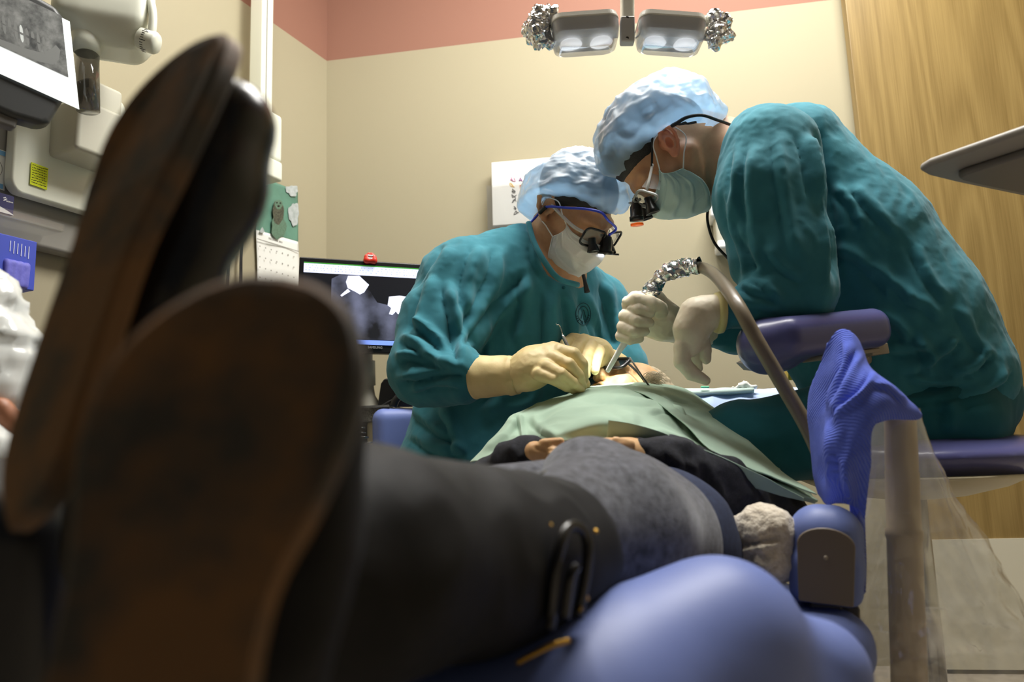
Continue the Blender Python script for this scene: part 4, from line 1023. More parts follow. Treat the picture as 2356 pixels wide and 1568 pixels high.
# gown
S = SDF(.0052)
S.chain([(1835, 352, 1.60, 112), (1960, 560, 1.59, 160), (2060, 720, 1.57, 172), (2150, 862, 1.55, 168)], .05)
S.chain([(1772, 350, 1.47, 110), (1768, 450, 1.44, 114), (1800, 590, 1.41, 106), (1842, 668, 1.39, 76)], .035)
S.chain([(1845, 672, 1.38, 72), (1760, 690, 1.37, 56), (1668, 718, 1.36, 41)], .03)
S.chain([(1780, 380, 1.72, 100), (1770, 560, 1.74, 80), (1790, 760, 1.70, 58)], .04)
S.chain([(1790, 768, 1.69, 50), (1690, 768, 1.65, 40), (1622, 758, 1.62, 34)], .02)
S.chain([(1900, 760, 1.58, 120), (2000, 900, 1.54, 130)], .05)
S.cone(HA(0, -.04, -.06), W(1690, 385, 1.58), .086, .092, .014, None, True)
V, Q = S.mesh(3)
V = folds(V, Q, [
    ([(1872, 285), (1890, 360), (1905, 460), (1918, 560), (1922, 680)], 15, -.016), ([(1845, 300), (1868, 380), (1880, 470)], 14, .010),
    ([(1705, 330), (1690, 420), (1690, 500), (1712, 580)], 11, .009), ([(1740, 320), (1725, 420), (1735, 520), (1745, 590)], 13, .009),
    ([(1790, 300), (1800, 400), (1815, 500), (1835, 600)], 14, .008), ([(1668, 420), (1680, 500), (1710, 590), (1715, 640)], 10, .008),
    ([(1700, 480), (1725, 560), (1752, 610), (1740, 640)], 10, .009), ([(1760, 560), (1800, 610), (1850, 640)], 12, .008),
    ([(1700, 650), (1740, 668), (1800, 680)], 9, .007), ([(1690, 690), (1740, 700), (1800, 715)], 9, .006), ([(1720, 640), (1765, 660), (1800, 700)], 9, .007),
    ([(1915, 420), (1960, 470), (1990, 530)], 12, .008), ([(1900, 560), (1970, 590), (2030, 640), (2060, 690)], 15, .010),
    ([(1960, 420), (2010, 480), (2070, 540)], 13, .007), ([(2010, 600), (2060, 650), (2110, 690)], 13, .008), ([(2100, 560), (2140, 640), (2190, 700)], 12, .008),
    ([(2070, 680), (2130, 700), (2170, 740)], 13, .008), ([(1990, 700), (2060, 740), (2100, 790)], 14, .012), ([(2100, 760), (2140, 820), (2130, 870)], 13, .012),
    ([(2030, 800), (2090, 800), (2140, 790)], 12, .011), ([(2060, 850), (2120, 840), (2180, 800), (2200, 770)], 12, .012), ([(2180, 860), (2240, 840), (2270, 800)], 12, .011),
    ([(2130, 930), (2210, 915), (2290, 880), (2318, 840)], 12, .012), ([(2080, 860), (2150, 880), (2230, 870)], 11, .009), ([(2200, 700), (2240, 770), (2290, 830)], 12, .008)])
V = rumple(V, Q, [('r', (.10, .10, .16), .0020, 12), ('n', .06, .002, 16), ('r', (.03, .035, .05), .0011, 19), ('r', .015, .0005, 21)])
gown_a = mk('gown', V, Q, scrub, asn)
# trousers
S = SDF(.008)
S.chain([(2215, 915, 1.53, 118), (2190, 955, 1.50, 110)], .05)
S.chain([(2190, 955, 1.48, 108), (1950, 985, 1.50, 108), (1700, 1022, 1.52, 92)], .04)
S.chain([(1700, 1022, 1.52, 92), (1690, 1300, 1.56, 74), (1700, 1500, 1.56, 60)], .03)
S.chain([(2190, 950, 1.64, 108), (1960, 990, 1.70, 100), (1760, 1020, 1.72, 88)], .04)
V, Q = S.mesh(3); V = folds(V, Q, [([(2010, 925), (2120, 920), (2230, 895)], 10, .006), ([(1990, 950), (2110, 945), (2300, 905)], 9, .005), ([(2180, 920), (2190, 960), (2180, 1000)], 14, .008), ([(1850, 900), (1870, 960), (1860, 1030)], 14, .006)])
V = rumple(V, Q, [('n', .08, .004, 3), ('r', .05, .0012, 7)]); mk('trousers', V, Q, scrub_d, asn)
# cap, mask, loupes
bouffant('bouffant_cap', HA, asn, cap_m, .114, .143, .129, .80, .004, -.030, 7, .010)
mask('face_mask', HA, asn, mask_g, white_pl)
lp = loupes(HA, asn, frame_mat=M('clear_frame', (.35, .36, .36, 1), .15, spec=.6))
for sg in (-1, 1):
    V, Fc = tube([HA(sg * .060, .106, .012), HA(sg * .070, .088, .014), HA(sg * .077, .055, .018)], .003, 16, 8); mk('temple', V, Fc, clear_t, lp)
    V, Fc = tube([HA(sg * .077, .06, .018), HA(sg * .081, .02, .030), HA(sg * .082, -.01, .040)], .0024, 16, 8); mk('temple_tip', V, Fc, black_pl, lp)
    poly = [HA(sg * .033 + a, .118 - .4 * abs(sg * .033 + a) ** 1.2, .006 + b) for a, b in rrect(.0245, .0175, .011, 5)]
    MB().add(*prism(poly, HA.y, .0015)).build('lens', lens_m, lp)
    poly = [HA(sg * .064, y, z) for y, z in ((.104, .024), (.070, .014), (.070, -.008), (.098, -.014))]
    MB().add(*prism(poly, HA.x * sg, .0012)).build('side_shield', lens_m, lp)
    a = HA(sg * .029, .113, -.001); dv = nrm(HA.y * .82 - HA.z * .57)
    V, Fc = lathe(a - dv * .004, a + dv * .030, [(0, .0085), (.45, .0085), (.5, .010), (.95, .0145), (1, .0145), (1, .0125), (.9, .0108)], 24); mk('magnifier', V, Fc, black_pl, lp)
    V, Fc = cyl(a + dv * .0265, a + dv * .028, .0118); mk('magnifier_glass', V, Fc, M('coated_glass_b', (.25, .32, .36, 1), .05, metal=.8), lp)
a = HA(0, .120, .020); dv = nrm(HA.y * .93 - HA.z * .36)
V, Fc = lathe(a - dv * .010, a + dv * .038, [(0, .006), (.2, .007), (.4, .012), (.8, .0125), (.82, .0145), (1, .0145)], 28); mk('headlight', V, Fc, black_pl, lp)
a2 = a + dv * .044
V, Fc = cyl(a2, a2 + dv * .004, .0135); mk('orange_filter', V, Fc, M('amber_glass_b', srgb(235, 100, 30), .15, emit=srgb(240, 90, 10), estr=.25), lp)
V, Fc = tube([W(1540, 292, 1.50), W(1556, 284, 1.49), W(1580, 270, 1.485), W(1615, 265, 1.485), W(1650, 276, 1.50), W(1678, 286, 1.53), W(1700, 296, 1.56)], [.0045, .0040, .0032, .003, .003, .003], 50, 10); mk('retainer_cord', V, Fc, black_rub, lp)
V, Fc = tube([W(1650, 300, 1.64), W(1640, 440, 1.62), W(1629, 480, 1.60), W(1629, 515, 1.60), W(1645, 560, 1.58), W(1680, 600, 1.56), W(1712, 645, 1.46)], .003, 60, 8); mk('power_cord', V, Fc, black_rub, lp)
# far glove: fist around the suction handle
S = SDF(.0020); K = .003
S.chain([(1560, 752, 1.60, 36), (1525, 738, 1.57, 42), (1482, 728, 1.57, 40)], .02)
S.chain([(1500, 700, 1.57, 36), (1468, 705, 1.58, 30), (1462, 750, 1.57, 26)], .015)
S.chain([(1462, 686, 1.55, 17), (1448, 700, 1.52, 17), (1468, 712, 1.495, 14), (1496, 720, 1.50, 11)], K)
S.chain([(1452, 712, 1.55, 17), (1440, 727, 1.515, 16), (1464, 738, 1.49, 14), (1494, 742, 1.50, 11)], K)
S.chain([(1446, 738, 1.55, 16), (1434, 752, 1.515, 15), (1458, 762, 1.49, 13), (1484, 762, 1.50, 10.5)], K)
S.chain([(1440, 760, 1.55, 14), (1430, 772, 1.52, 13.5), (1450, 781, 1.50, 11.5), (1472, 779, 1.50, 9.5)], K)
S.chain([(1518, 712, 1.53, 20), (1494, 694, 1.505, 16), (1462, 688, 1.50, 14), (1442, 692, 1.51, 11)], K)
S.chain([(1500, 700, 1.50, 15), (1518, 706, 1.51, 15)], .006)
gl = glove_mesh('glove', S, glove_w, asn, .0005)
S = SDF(.003); S.chain([(1622, 757, 1.62, 38), (1585, 755, 1.605, 37), (1550, 752, 1.595, 36)], .01); V, Q = S.mesh(1); V = rumple(V, Q, [('r', .02, .0010, 3)]); mk('glove_cuff', V, Q, glove_w, gl)
# near glove: wrist dropped over the rest, fingers hanging
S = SDF(.0021)
S.chain([(1640, 718, 1.36, 40), (1604, 724, 1.355, 37), (1586, 758, 1.35, 33), (1586, 795, 1.35, 27)], .016)
S.chain([(1606, 750, 1.365, 30), (1604, 785, 1.37, 24)], .014)
S.chain([(1571, 798, 1.345, 21), (1569, 832, 1.34, 18.5), (1592, 858, 1.335, 17), (1624, 875, 1.33, 11)], .003)
S.chain([(1612, 775, 1.37, 19), (1622, 802, 1.372, 14.5), (1625, 826, 1.375, 11.5)], .003)
S.chain([(1592, 800, 1.372, 18), (1600, 826, 1.39, 14), (1606, 846, 1.40, 11)], .003)
S.chain([(1578, 798, 1.38, 18), (1580, 838, 1.40, 14), (1600, 858, 1.41, 11)], .003)
gl = glove_mesh('glove', S, glove_w, asn, .0004)
S = SDF(.003); S.chain([(1642, 718, 1.36, 41), (1618, 719, 1.358, 40.5)], .01)
V, Q = S.mesh(1); mk('glove_cuff', V, Q, glove_w, gl)
V, Fc = lathe(W(1662, 719, 1.36), W(1646, 719, 1.36), [(0, .037), (.5, .038), (1, .036)], 28); mk('cuff_roll', V, Fc, M('cuff_yellow', srgb(215, 205, 140), .5), gl)
# assistant's stool with its padded arm rest
st = empty('stool', W(2160, 1500, 1.52) * [1, 1, 0], 'assistant\'s stool with a blue-violet seat and a padded arm support', 'stool')
sc_ = W(2140, 1052, 1.53)
S = SDF(.006); S.ell(sc_, (.275, .20, .046), None, .01); S.box(sc_ - UZ * .006, (.22, .15, .03), None, .03, .03); V, Q = S.mesh(2); mk('seat', V, Q, vinyl2, st)
pv = W(2092, 1105, 1.53); 
V, Fc = lathe(pv - UZ * .035, pv + UZ * .012, [(0, .05), (.12, .10), (.5, .17), (.85, .205), (1, .21)], 40); mk('seat_pan', V, Fc, M('pan_cream', srgb(206, 196, 165), .4), st)
b0 = pv * [1, 1, 0]
MB().add(*cyl(b0 + UZ * .07, pv - UZ * .02, .028)).build('column', steel, st, True)
mb = MB()
for i in range(5):
    an = 2 * math.pi * i / 5 + .5; d = np.array([math.cos(an), math.sin(an), 0]); mb.add(*tube([b0 + UZ * .085, b0 + UZ * .07 + d * .16, b0 + UZ * .05 + d * .27], .016, 8, 8))
    mb.add(*cyl(b0 + UZ * .025 + d * .27 - np.cross(d, UZ) * .012, b0 + UZ * .025 + d * .27 + np.cross(d, UZ) * .012, .025))
mb.build('star_base', black_pl, st, True)
axx = nrm(W(2030, 756, 1.44) - W(1700, 792, 1.30)); azz = nrm(UZ - axx * (axx @ UZ)); ayy = np.cross(azz, axx); R = np.array([axx, ayy, azz])
S = SDF(.005); S.box(W(1890, 770, 1.36), (.128, .055, .036), R, .030, .03); S.cone(W(1752, 792, 1.32), W(1765, 812, 1.34), .040, .034, .03); S.cone(W(1752, 796, 1.36), W(1790, 806, 1.38), .040, .038, .03)
V, Q = S.mesh(3); mk('arm_pad', V, Q, vinyl2, st)
R2 = R; q = W(1935, 817, 1.38); MB().add(*box(q, axx, ayy, azz, .066, .03, .004)).add(*box(W(2005, 806, 1.40), axx, ayy, azz, .022, .02, .010)).build('arm_bracket', taupe, st, bevel=.002)
V, Fc = tube([W(1985, 815, 1.44), W(2010, 860, 1.47), W(2060, 960, 1.5), W(2130, 1090, 1.52)], .012, 30, 12); mk('arm_post', V, Fc, taupe, st)
MB().add(*prism([W(*p, 1.38) for p in ((1712, 836), (1740, 822), (1800, 815), (1830, 822), (1815, 846), (1770, 856), (1730, 853))], FW, .05)).build('pad_underside', grey_pl, st)
# suction line
su = empty('suction_hose', W(1700, 760, 1.5), 'grey suction hose with foil wrap and white tip gripped in the assistant\'s glove', 'suction')
V, Fc = tube([W(1592, 614, 1.50), W(1622, 618, 1.48), W(1655, 642, 1.37), W(1695, 698, 1.25), W(1740, 780, 1.22), W(1795, 875, 1.21), W(1858, 985, 1.20), W(1900, 1080, 1.2)], [.0115, .0115, .0118, .0118, .012, .012, .012], 90, 18); mk('hose', V, Fc, hose_m, su)
V, Fc = tube([W(1478, 712, 1.545), W(1489, 688, 1.54), W(1502, 662, 1.535), W(1522, 638, 1.53), W(1550, 622, 1.52), W(1580, 613, 1.51), W(1610, 610, 1.495)], [.0125, .0135, .015, .0155, .016, .0165, .0155], 80, 22)
Fq = np.array([f for f in Fc if len(f) == 4]); V = rumple(V, Fq, [('r', .026, .0036, 4), ('r', .012, .0014, 5), ('n', .03, .0034, 6)])
mk('foil_wrap', V, Fq, foil, su, False)
V, Fc = tube([W(1466, 735, 1.54), W(1440, 783, 1.535), W(1425, 806, 1.54), W(1398, 853, 1.58)], [.008, .0085, .0068, .0055, .0048], 40, 16); mk('suction_tip', V, Fc, white_pl, su)
# ================================================================== operatory light
ol = empty('operatory_light', W(1445, 60, 1.4), 'two-headed dental operatory light on a grey post with foil-wrapped handles', 'dental light')
LD = lambda d: 1.38 + (d - 1.70) * .8
LS = .815
oc = W(1443, 60, LD(1.70)); ox = RT; oz = UZ; oy = np.cross(oz, ox)
pal = M('lamp_body', srgb(226, 224, 212), .4, coat=.1); lampg = M('lamp_grey', srgb(200, 200, 198), .5)
top = W(1443, -420, LD(1.74))
MB().add(*prism([W(1443, 60, LD(1.70)) + ox * x + oy * y for x, y in rrect(.0145 * LS, .016 * LS, .006 * LS)], nrm(top - oc), np.linalg.norm(top - oc) * .94)).build('post', pal, ol)
MB().add(*box(W(1443, 72, LD(1.68)), ox, oy, UP, .0155 * LS, .012 * LS, .028 * LS)).build('bracket', lampg, ol, bevel=.003)
mb = MB()
for yy in (41, 88): mb.add(*cyl(W(1443, yy, LD(1.667)), W(1443, yy, LD(1.664)), .0035, n=16))
for k, q in enumerate(((1443, 41), (1443, 88))):
    V, Fc = cyl(W(*q, LD(1.668)), W(*q, 1.6635), .0031, n=16); mk('screw', V, Fc, black_pl, ol)
for sg in (-1, 1):
    cx = 1443 + sg * 98; tilt = -.07 * sg
    ax = nrm(ox - UZ * .075 * sg); az = nrm(UZ + ox * .075 * sg); ay = np.cross(az, ax)
    c = W(cx, 78, LD(1.70))
    hx = .074 * LS
    poly = rrect(hx, .05 * LS, .024 * LS, 8)
    def ring(k, z, sx=0): return [c + ax * (x * k + sx) + ay * y * k + az * z * LS for x, y in poly]
    rings = [ring(.80, .030), ring(.97, .026), ring(1.0, .016), ring(1.0, .013)]
    n_ = len(poly); V = np.vstack(rings); Fc = [(j * n_ + i, j * n_ + (i + 1) % n_, (j + 1) * n_ + (i + 1) % n_, (j + 1) * n_ + i) for j in range(3) for i in range(n_)] + [tuple(range(n_)), tuple(range(3 * n_, 4 * n_))[::-1]]
    hd = mk('lamp_head', V, Fc, pal, ol, False)
    rings = [ring(.985, .014), ring(.96, .0), ring(.93, -.016)]
    V = np.vstack(rings); Fc = [(j * n_ + i, j * n_ + (i + 1) % n_, (j + 1) * n_ + (i + 1) % n_, (j + 1) * n_ + i) for j in range(2) for i in range(n_)] + [tuple(range(2 * n_, 3 * n_))[::-1]]
    mk('reflector_housing', V, Fc, lampg, hd, False)
    rings = [ring(.99, .012), ring(.985, -.006), ring(.93, -.026), ring(.80, -.031)]
    V = np.vstack(rings); Fc = [(j * n_ + i, j * n_ + (i + 1) % n_, (j + 1) * n_ + (i + 1) % n_, (j + 1) * n_ + i) for j in range(3) for i in range(n_)] + [tuple(range(3 * n_, 4 * n_))[::-1]]
    mk('lens_cover', V, Fc, film_material('lamp_lens', (.92, .95, 1, 1), .6, .12, .5), hd, True)
    for e in (-1, 1):
        q = c + ax * e * .034 * LS - az * .016; V, Fc = lathe(q, q - az * .004, [(0, .018), (1, .021)], 24); mk('bulb_window', V, Fc, M('bulb_glow', (1, 1, 1, 1), .3, emit=(.95, .97, 1, 1), estr=.9), hd)
    # handle bar and its crumpled foil
    h0, h1 = W(1443 + sg * 40, 50, LD(1.72)), W(1443 + sg * 205, 52 - (0 if sg < 0 else 4), LD(1.70))
    V, Fc = tube([h0, (h0 + h1) / 2 + UZ * -.004, h1], .0086, 12, 12); hb = mk('handle', V, Fc, pal, ol)
    V, Fc = tube([W(1443 + sg * 30, 44, 1.715), W(1443 + sg * 65, 44, 1.715)], .0066, 6, 12); mk('arm_cover', V, Fc, pal, ol)
    S = SDF(.0024)
    if sg < 0: S.chain([(1218, 50, LD(1.70), 12), (1240, 42, LD(1.70), 20), (1268, 42, LD(1.70), 20)], .006); S.chain([(1225, 60, LD(1.70), 14), (1248, 80, LD(1.69), 24), (1264, 96, LD(1.69), 12)], .006); S.chain([(1213, 62, 1.7, 8), (1235, 92, LD(1.69), 10)], .004)
    else: S.chain([(1645, 28, LD(1.70), 11), (1650, 50, LD(1.70), 20), (1660, 62, LD(1.70), 22)], .006); S.chain([(1620, 88, LD(1.70), 9), (1650, 84, LD(1.69), 20), (1682, 86, LD(1.69), 9)], .006); S.chain([(1650, 84, LD(1.69), 18), (1648, 106, LD(1.69), 8)], .005)
    V, Q = S.mesh(0); V = rumple(V, Q, [('r', .03, .006, 3 + sg), ('r', .013, .0035, 5), ('n', .02, .005, 7)]); mk('foil_wrap', V, Q, foil, hb, False)
    # working beam of this head, aimed at the mouth
    tgt = W(1434, 880, 1.64)
    sp = bpy.data.lights.new('operatory_beam', 'SPOT'); sp.energy = 115; sp.spot_size = math.radians(14.5); sp.spot_blend = 1.0; sp.shadow_soft_size = .03; sp.color = (1, .97, .92)
    so = bpy.data.objects.new('operatory_beam', sp); COL.objects.link(so); p = c - az * .035; so.location = tuple(p)
    so.rotation_euler = Vector(tuple(tgt - p)).to_track_quat('-Z', 'Y').to_euler()

# ================================================================== the patient
pt = empty('person', W(1500, 1300, 1.1), 'patient lying back in black denim jacket and grey leggings under a sage drape', 'person')
HP = Head(W(1446, 926, 1.74), camdir(-.55, .83, .11), RT * .72 + UP * .40 + FW * .57, .90)
S = SDF(.0030); head_sdf(S, HP, .016)
S.cone(HP(0, -.03, -.05), W(1425, 1015, 1.55), .058, .062, .03)
S.chain([(1425, 1015, 1.55, 66), (1440, 1090, 1.4, 110), (1470, 1180, 1.2, 130)], .04)
# arms meeting over the belly, hands laid one over the other
S.chain([(1230, 1038, 1.14, 24), (1285, 1046, 1.13, 22)], .01)
S.chain([(1500, 1050, 1.16, 26), (1445, 1040, 1.14, 25), (1400, 1034, 1.13, 22)], .01)
S.chain([(1440, 1070, 1.17, 60), (1380, 1075, 1.15, 50), (1300, 1075, 1.16, 50)], .03)
for i in range(4):
    S.chain([(1275, 1030 + i * 9, 1.125 - i * .008, 13), (1320, 1030 + i * 9, 1.12 - i * .008, 10.5), (1355, 1036 + i * 9, 1.12 - i * .008, 9), (1385, 1046 + i * 8, 1.12 - i * .008, 7.5)], .003)
    S.chain([(1425, 1026 + i * 10, 1.115 - i * .008, 13), (1385, 1022 + i * 10, 1.105 - i * .008, 10.5), (1350, 1026 + i * 10, 1.10 - i * .008, 9)], .003)
S.chain([(1250, 1020, 1.13, 12), (1290, 1014, 1.12, 9)], .004); S.chain([(1450, 1022, 1.12, 12), (1415, 1012, 1.11, 9)], .004)
V, Q = S.mesh(2)
V = folds(V, Q, [([(1228, 1020), (1250, 1030), (1290, 1034)], 4, .0022), ([(1225, 1045), (1260, 1040), (1300, 1048)], 4, .002), ([(1410, 1018), (1440, 1024), (1462, 1040)], 4, .0022), ([(1420, 1032), (1445, 1044), (1460, 1060)], 4, .002)])
mk('body', V, Q, skin_c, pt)
# hair swept back
mb = MB(); rr = np.random.RandomState(21)
S = SDF(.005); S.ell(HP(0, -.030, .048), np.array([.079, .098, .088]) * .9, HP.R); S.ell(HP(0, .085, -.03), np.array([.13, .085, .115]) * .92, HP.R, .01, True)
V, Q = S.mesh(1); V = rumple(V, Q, [('r', .02, .003, 2)]); hp = mk('hair', V, Q, hair_g, pt)
mb = MB()
for i in range(260):
    u = rr.uniform(-1, 1); a = W(1492 + rr.uniform(-14, 18), 872 + rr.uniform(-12, 16), 1.655 + rr.uniform(-.02, .05))
    d = nrm(RT * 1 + UP * rr.uniform(-.45, .6) + FW * rr.uniform(-.2, .6)); l = rr.uniform(.012, .032)
    mb.add(*tube([a, a + d * l * .5 + UP * .002, a + d * l - UP * rr.uniform(0, .008)], [.0005, .0004, .0002], 5, 4))
mb.build('hair_strands', hair_g, hp, True)
# dark safety glasses with a cord
mb = MB()
for sg in (-1, 1):
    loop = [HP(sg * .033 + a, .113 - .4 * abs(sg * .033 + a) ** 1.2, .010 + b) for a, b in rrect(.031, .021, .013, 5)]; loop += loop[:1]; mb.add(*tube(loop, .0045, smooth=False, k=8))
gs = mb.build('safety_glasses', black_pl, pt, True)
for sg in (-1, 1):
    poly = [HP(sg * .033 + a, .112 - .4 * abs(sg * .033 + a) ** 1.2, .010 + b) for a, b in rrect(.030, .020, .012, 5)]; MB().add(*prism(poly, HP.y, .0018)).build('dark_lens', film_material('smoke_lens', srgb(20, 20, 22), .15, .05), gs)
    V, Fc = tube([HP(sg * .062, .104, .014), HP(sg * .078, .06, .014), HP(sg * .083, .0, .012), HP(sg * .080, -.03, -.004)], .0026, 24, 8); mk('temple', V, Fc, black_pl, gs)
V, Fc = tube([W(1449, 822, 1.62), W(1462, 842, 1.60), W(1478, 866, 1.59), W(1494, 888, 1.60)], .002, 30, 8); mk('cord', V, Fc, M('cord_steel', srgb(110, 108, 104), .4), gs)
# jacket: body, sleeves and cuffs
S = SDF(.0065)
S.chain([(1450, 1090, 1.42, 150), (1470, 1165, 1.22, 150)], .04)
S.chain([(1470, 1042, 1.155, 38), (1540, 1062, 1.17, 54), (1650, 1130, 1.22, 80), (1720, 1170, 1.28, 96)], .03)
S.chain([(1700, 1190, 1.25, 80), (1640, 1230, 1.22, 90)], .03); S.chain([(1720, 1195, 1.27, 70), (1815, 1195, 1.27, 58)], .03)
S.chain([(1228, 1042, 1.16, 36), (1190, 1058, 1.17, 40), (1130, 1090, 1.2, 46)], .02)
V, Q = S.mesh(2)
V = folds(V, Q, [([(1500, 1020), (1510, 1060), (1500, 1090)], 8, .006), ([(1540, 1030), (1560, 1080), (1545, 1120)], 9, .008), ([(1580, 1050), (1600, 1110), (1590, 1150)], 9, .008), ([(1620, 1080), (1650, 1120), (1660, 1170)], 9, .008), ([(1170, 1030), (1190, 1050), (1180, 1080)], 7, .005)])
V = rumple(V, Q, [('r', .06, .005, 3), ('n', .03, .003, 4)]); jk = mk('jacket', V, Q, black_denim, pt)
V, Fc = lathe(W(1216, 1044, 1.16), W(1236, 1040, 1.155), [(0, .028), (.5, .0285), (1, .027)], 28)
for a, b, r in (((1210, 1046, 1.165), (1232, 1040, 1.16), 33), ((1478, 1045, 1.16), (1462, 1042, 1.155), 37)):
    V, Fc = lathe(W(*a), W(*b), [(0, r * a[2] / F), (.9, r * a[2] / F * 1.02), (1, r * a[2] / F * .98), (1, r * a[2] / F * .8)], 28); Fq = [f for f in Fc]; mk('cuff', V, Fq, black_denim, jk)
# leggings (grey felt), jeans hem band at the hip
S = SDF(.006)
S.chain([(1150, 1250, .68, 150), (1400, 1222, .86, 172), (1478, 1248, .99, 180)], .04)
S.chain([(1342, 1110, .93, 98), (1420, 1160, 1.05, 100), (1480, 1200, 1.12, 100)], .05)
V, Q = S.mesh(3); V = rumple(V, Q, [('n', .08, .003, 3)]); lg = mk('leggings', V, Q, felt, pt)
S = SDF(.006); S.chain([(1518, 1258, 1.04, 184), (1540, 1270, 1.08, 160)], .03); V, Q = S.mesh(2); V = rumple(V, Q, [('n', .06, .003, 5)]); mk('jeans', V, Q, navy, pt)
# far leg, mostly hidden behind the near boot
S = SDF(.007); S.chain([(340, 1150, .50, 130), (800, 1215, .74, 110), (1330, 1140, .97, 90)], .03); V, Q = S.mesh(2); mk('far_legging', V, Q, felt, pt)
# ---- boots
def boot(toe, heel, width_hint, hw, name_parent, mirror=1, upper=None, heel_block=True):
    toe, heel = np.asarray(toe, float), np.asarray(heel, float)
    y = nrm(toe - heel); L = np.linalg.norm(toe - heel); x = nrm(width_hint - y * (width_hint @ y)); z = np.cross(x, y)
    if z @ (((toe + heel) / 2) - CAM) < 0: z = -z          # from the sole into the foot
    def P(u, v, w): return heel + x * u + y * v + z * w
    prof = [(-.02, .0), (0, .026), (.03, .035), (.09, .036), (.14, .037), (.18, .046), (.215, .050), (.245, .045), (.268, .032), (.280, .016), (.283, .0)]
    k = L / .27; t = np.linspace(0, len(prof) - 1, 46); pr = catmull(np.array([(a, b, 0) for a, b in prof]), 46)
    bend = lambda v: .010 * mirror * math.sin(math.pi * min(max(v / .27, 0), 1)) 
    left = [(-b * hw / .05 + bend(a), a * k) for a, b, _ in pr]; right = [(b * hw / .05 + bend(a), a * k) for a, b, _ in pr][::-1]
    out = left + right[1:-1]
    n = len(out); R = []
    for sc_k, w in ((.93, -.000), (1.0, .003), (1.0, .012), (.96, .014)):
        cx = np.mean([p[0] for p in out]); cy = np.mean([p[1] for p in out])
        R.append([P(cx + (u - cx) * sc_k, cy + (v - cy) * (1 - (1 - sc_k) * .4), w - .012 * max(0, (v / k - .20) / .08) ** 2 * -1) for u, v in out])
    V = np.vstack(R); Fc = [(j * n + i, j * n + (i + 1) % n, (j + 1) * n + (i + 1) % n, (j + 1) * n + i) for j in range(3) for i in range(n)] + [tuple(range(n))[::-1], tuple(range(3 * n, 4 * n))]
    return P, V, Fc, k
for idx, (toe, heel, wh, hw, mir) in enumerate((
        (W(615, 662, .285), W(225, 2330, .222), RT * 1.0 - UP * .18, .0475, -1),
        (W(418, 85, .430), W(40, 1130, .375), RT * .83 + UP * .27 - FW * .49, .046, -1))):
    bt = None
    P, V, Fc, k = boot(toe, heel, wh, hw, pt, mir)
    z = nrm(P(0, 0, 1) - P(0, 0, 0))
    S = SDF(.0045)
    if idx == 0: S.cone(P(0, .238 * k, .042), P(0, .17 * k, .052), .029, .038, .03); S.cone(P(0, .17 * k, .052), P(0, .03 * k, .050), .038, .034, .03); S.cone(P(0, .11 * k, .058), P(0, .03 * k, .070), .034, .034, .03)
    else: S.cone(P(-.004, .240 * k, .046), P(-.006, .19 * k, .047), .027, .028, .02); S.cone(P(-.006, .19 * k, .047), P(-.004, .10 * k, .042), .028, .022, .02); S.cone(P(-.004, .10 * k, .042), P(0, .03 * k, .046), .022, .024, .02)
    for sx in ((-1, 1) if idx == 0 else ()): S.cone(P(sx * .022, .215 * k, .032), P(sx * .018, .12 * k, .034), .018, .020, .02)
    if idx == 0:
        S.chain([(560, 1350, .40, 240), (800, 1296, .48, 258), (1240, 1283, .72, 192)], .03)
    else:
        S.cone(P(0, .03 * k, .048), W(300, 1260, .48), .026, .038, .03)
    Vb, Qb = S.mesh(2); Vb = rumple(Vb, Qb, [('n', .06, .003, 8), ('r', .05, .001, 3)])
    bt = mk('boot', Vb, Qb, boot_matte if idx == 0 else boot_leather, pt)
    so = mk('sole', V, Fc, sole_m, bt, False); so.data.polygons.foreach_set('use_smooth', np.full(len(so.data.polygons), False))
ringp = []
for i in range(33):
    a = 2 * math.pi * i / 32; b_ = W(1248, 1284, .725) + (UP * math.cos(a) + (RT * -.25 - FW * .97) * math.sin(a)) * .0795; ringp.append(b_)
RIMP = ringp
# strap, buckle and studs on the near boot shaft
nb_ = [o for o in pt.children if o.name.startswith('boot') and 'boot' == o.name.split('.')[0]][0]
V, Fc = tube([W(1265, 1450, .575), W(1275, 1330, .565), W(1290, 1250, .57), W(1310, 1210, .585), W(1345, 1225, .60), W(1352, 1290, .60), W(1330, 1420, .60)], .0045, 50, 10); mk('strap_loop', V, Fc, boot_leather, nb_)
V, Fc = tube([W(1300, 1420, .572), W(1312, 1330, .568), W(1326, 1300, .572)], .004, 20, 10); mk('strap_tongue', V, Fc, boot_leather, nb_)
for q in ((1266, 1208, .592), (1371, 1222, .635), (1217, 1400, .575), (1219, 1420, .575), (1350, 1376, .605), (1334, 1400, .595)):
    a = W(*q); V, Fc = lathe(a + FW * .004, a - FW * .003, [(0, .0019), (.6, .0021), (1, .001)], 12); mk('stud', V, Fc, brass, nb_)
V, Fc = tube([W(1190, 1525, .56), W(1225, 1505, .555), (W(1265, 1485, .555)), W(1310, 1472, .56)], .0022, 16, 8); mk('buckle', V, Fc, brass, nb_)

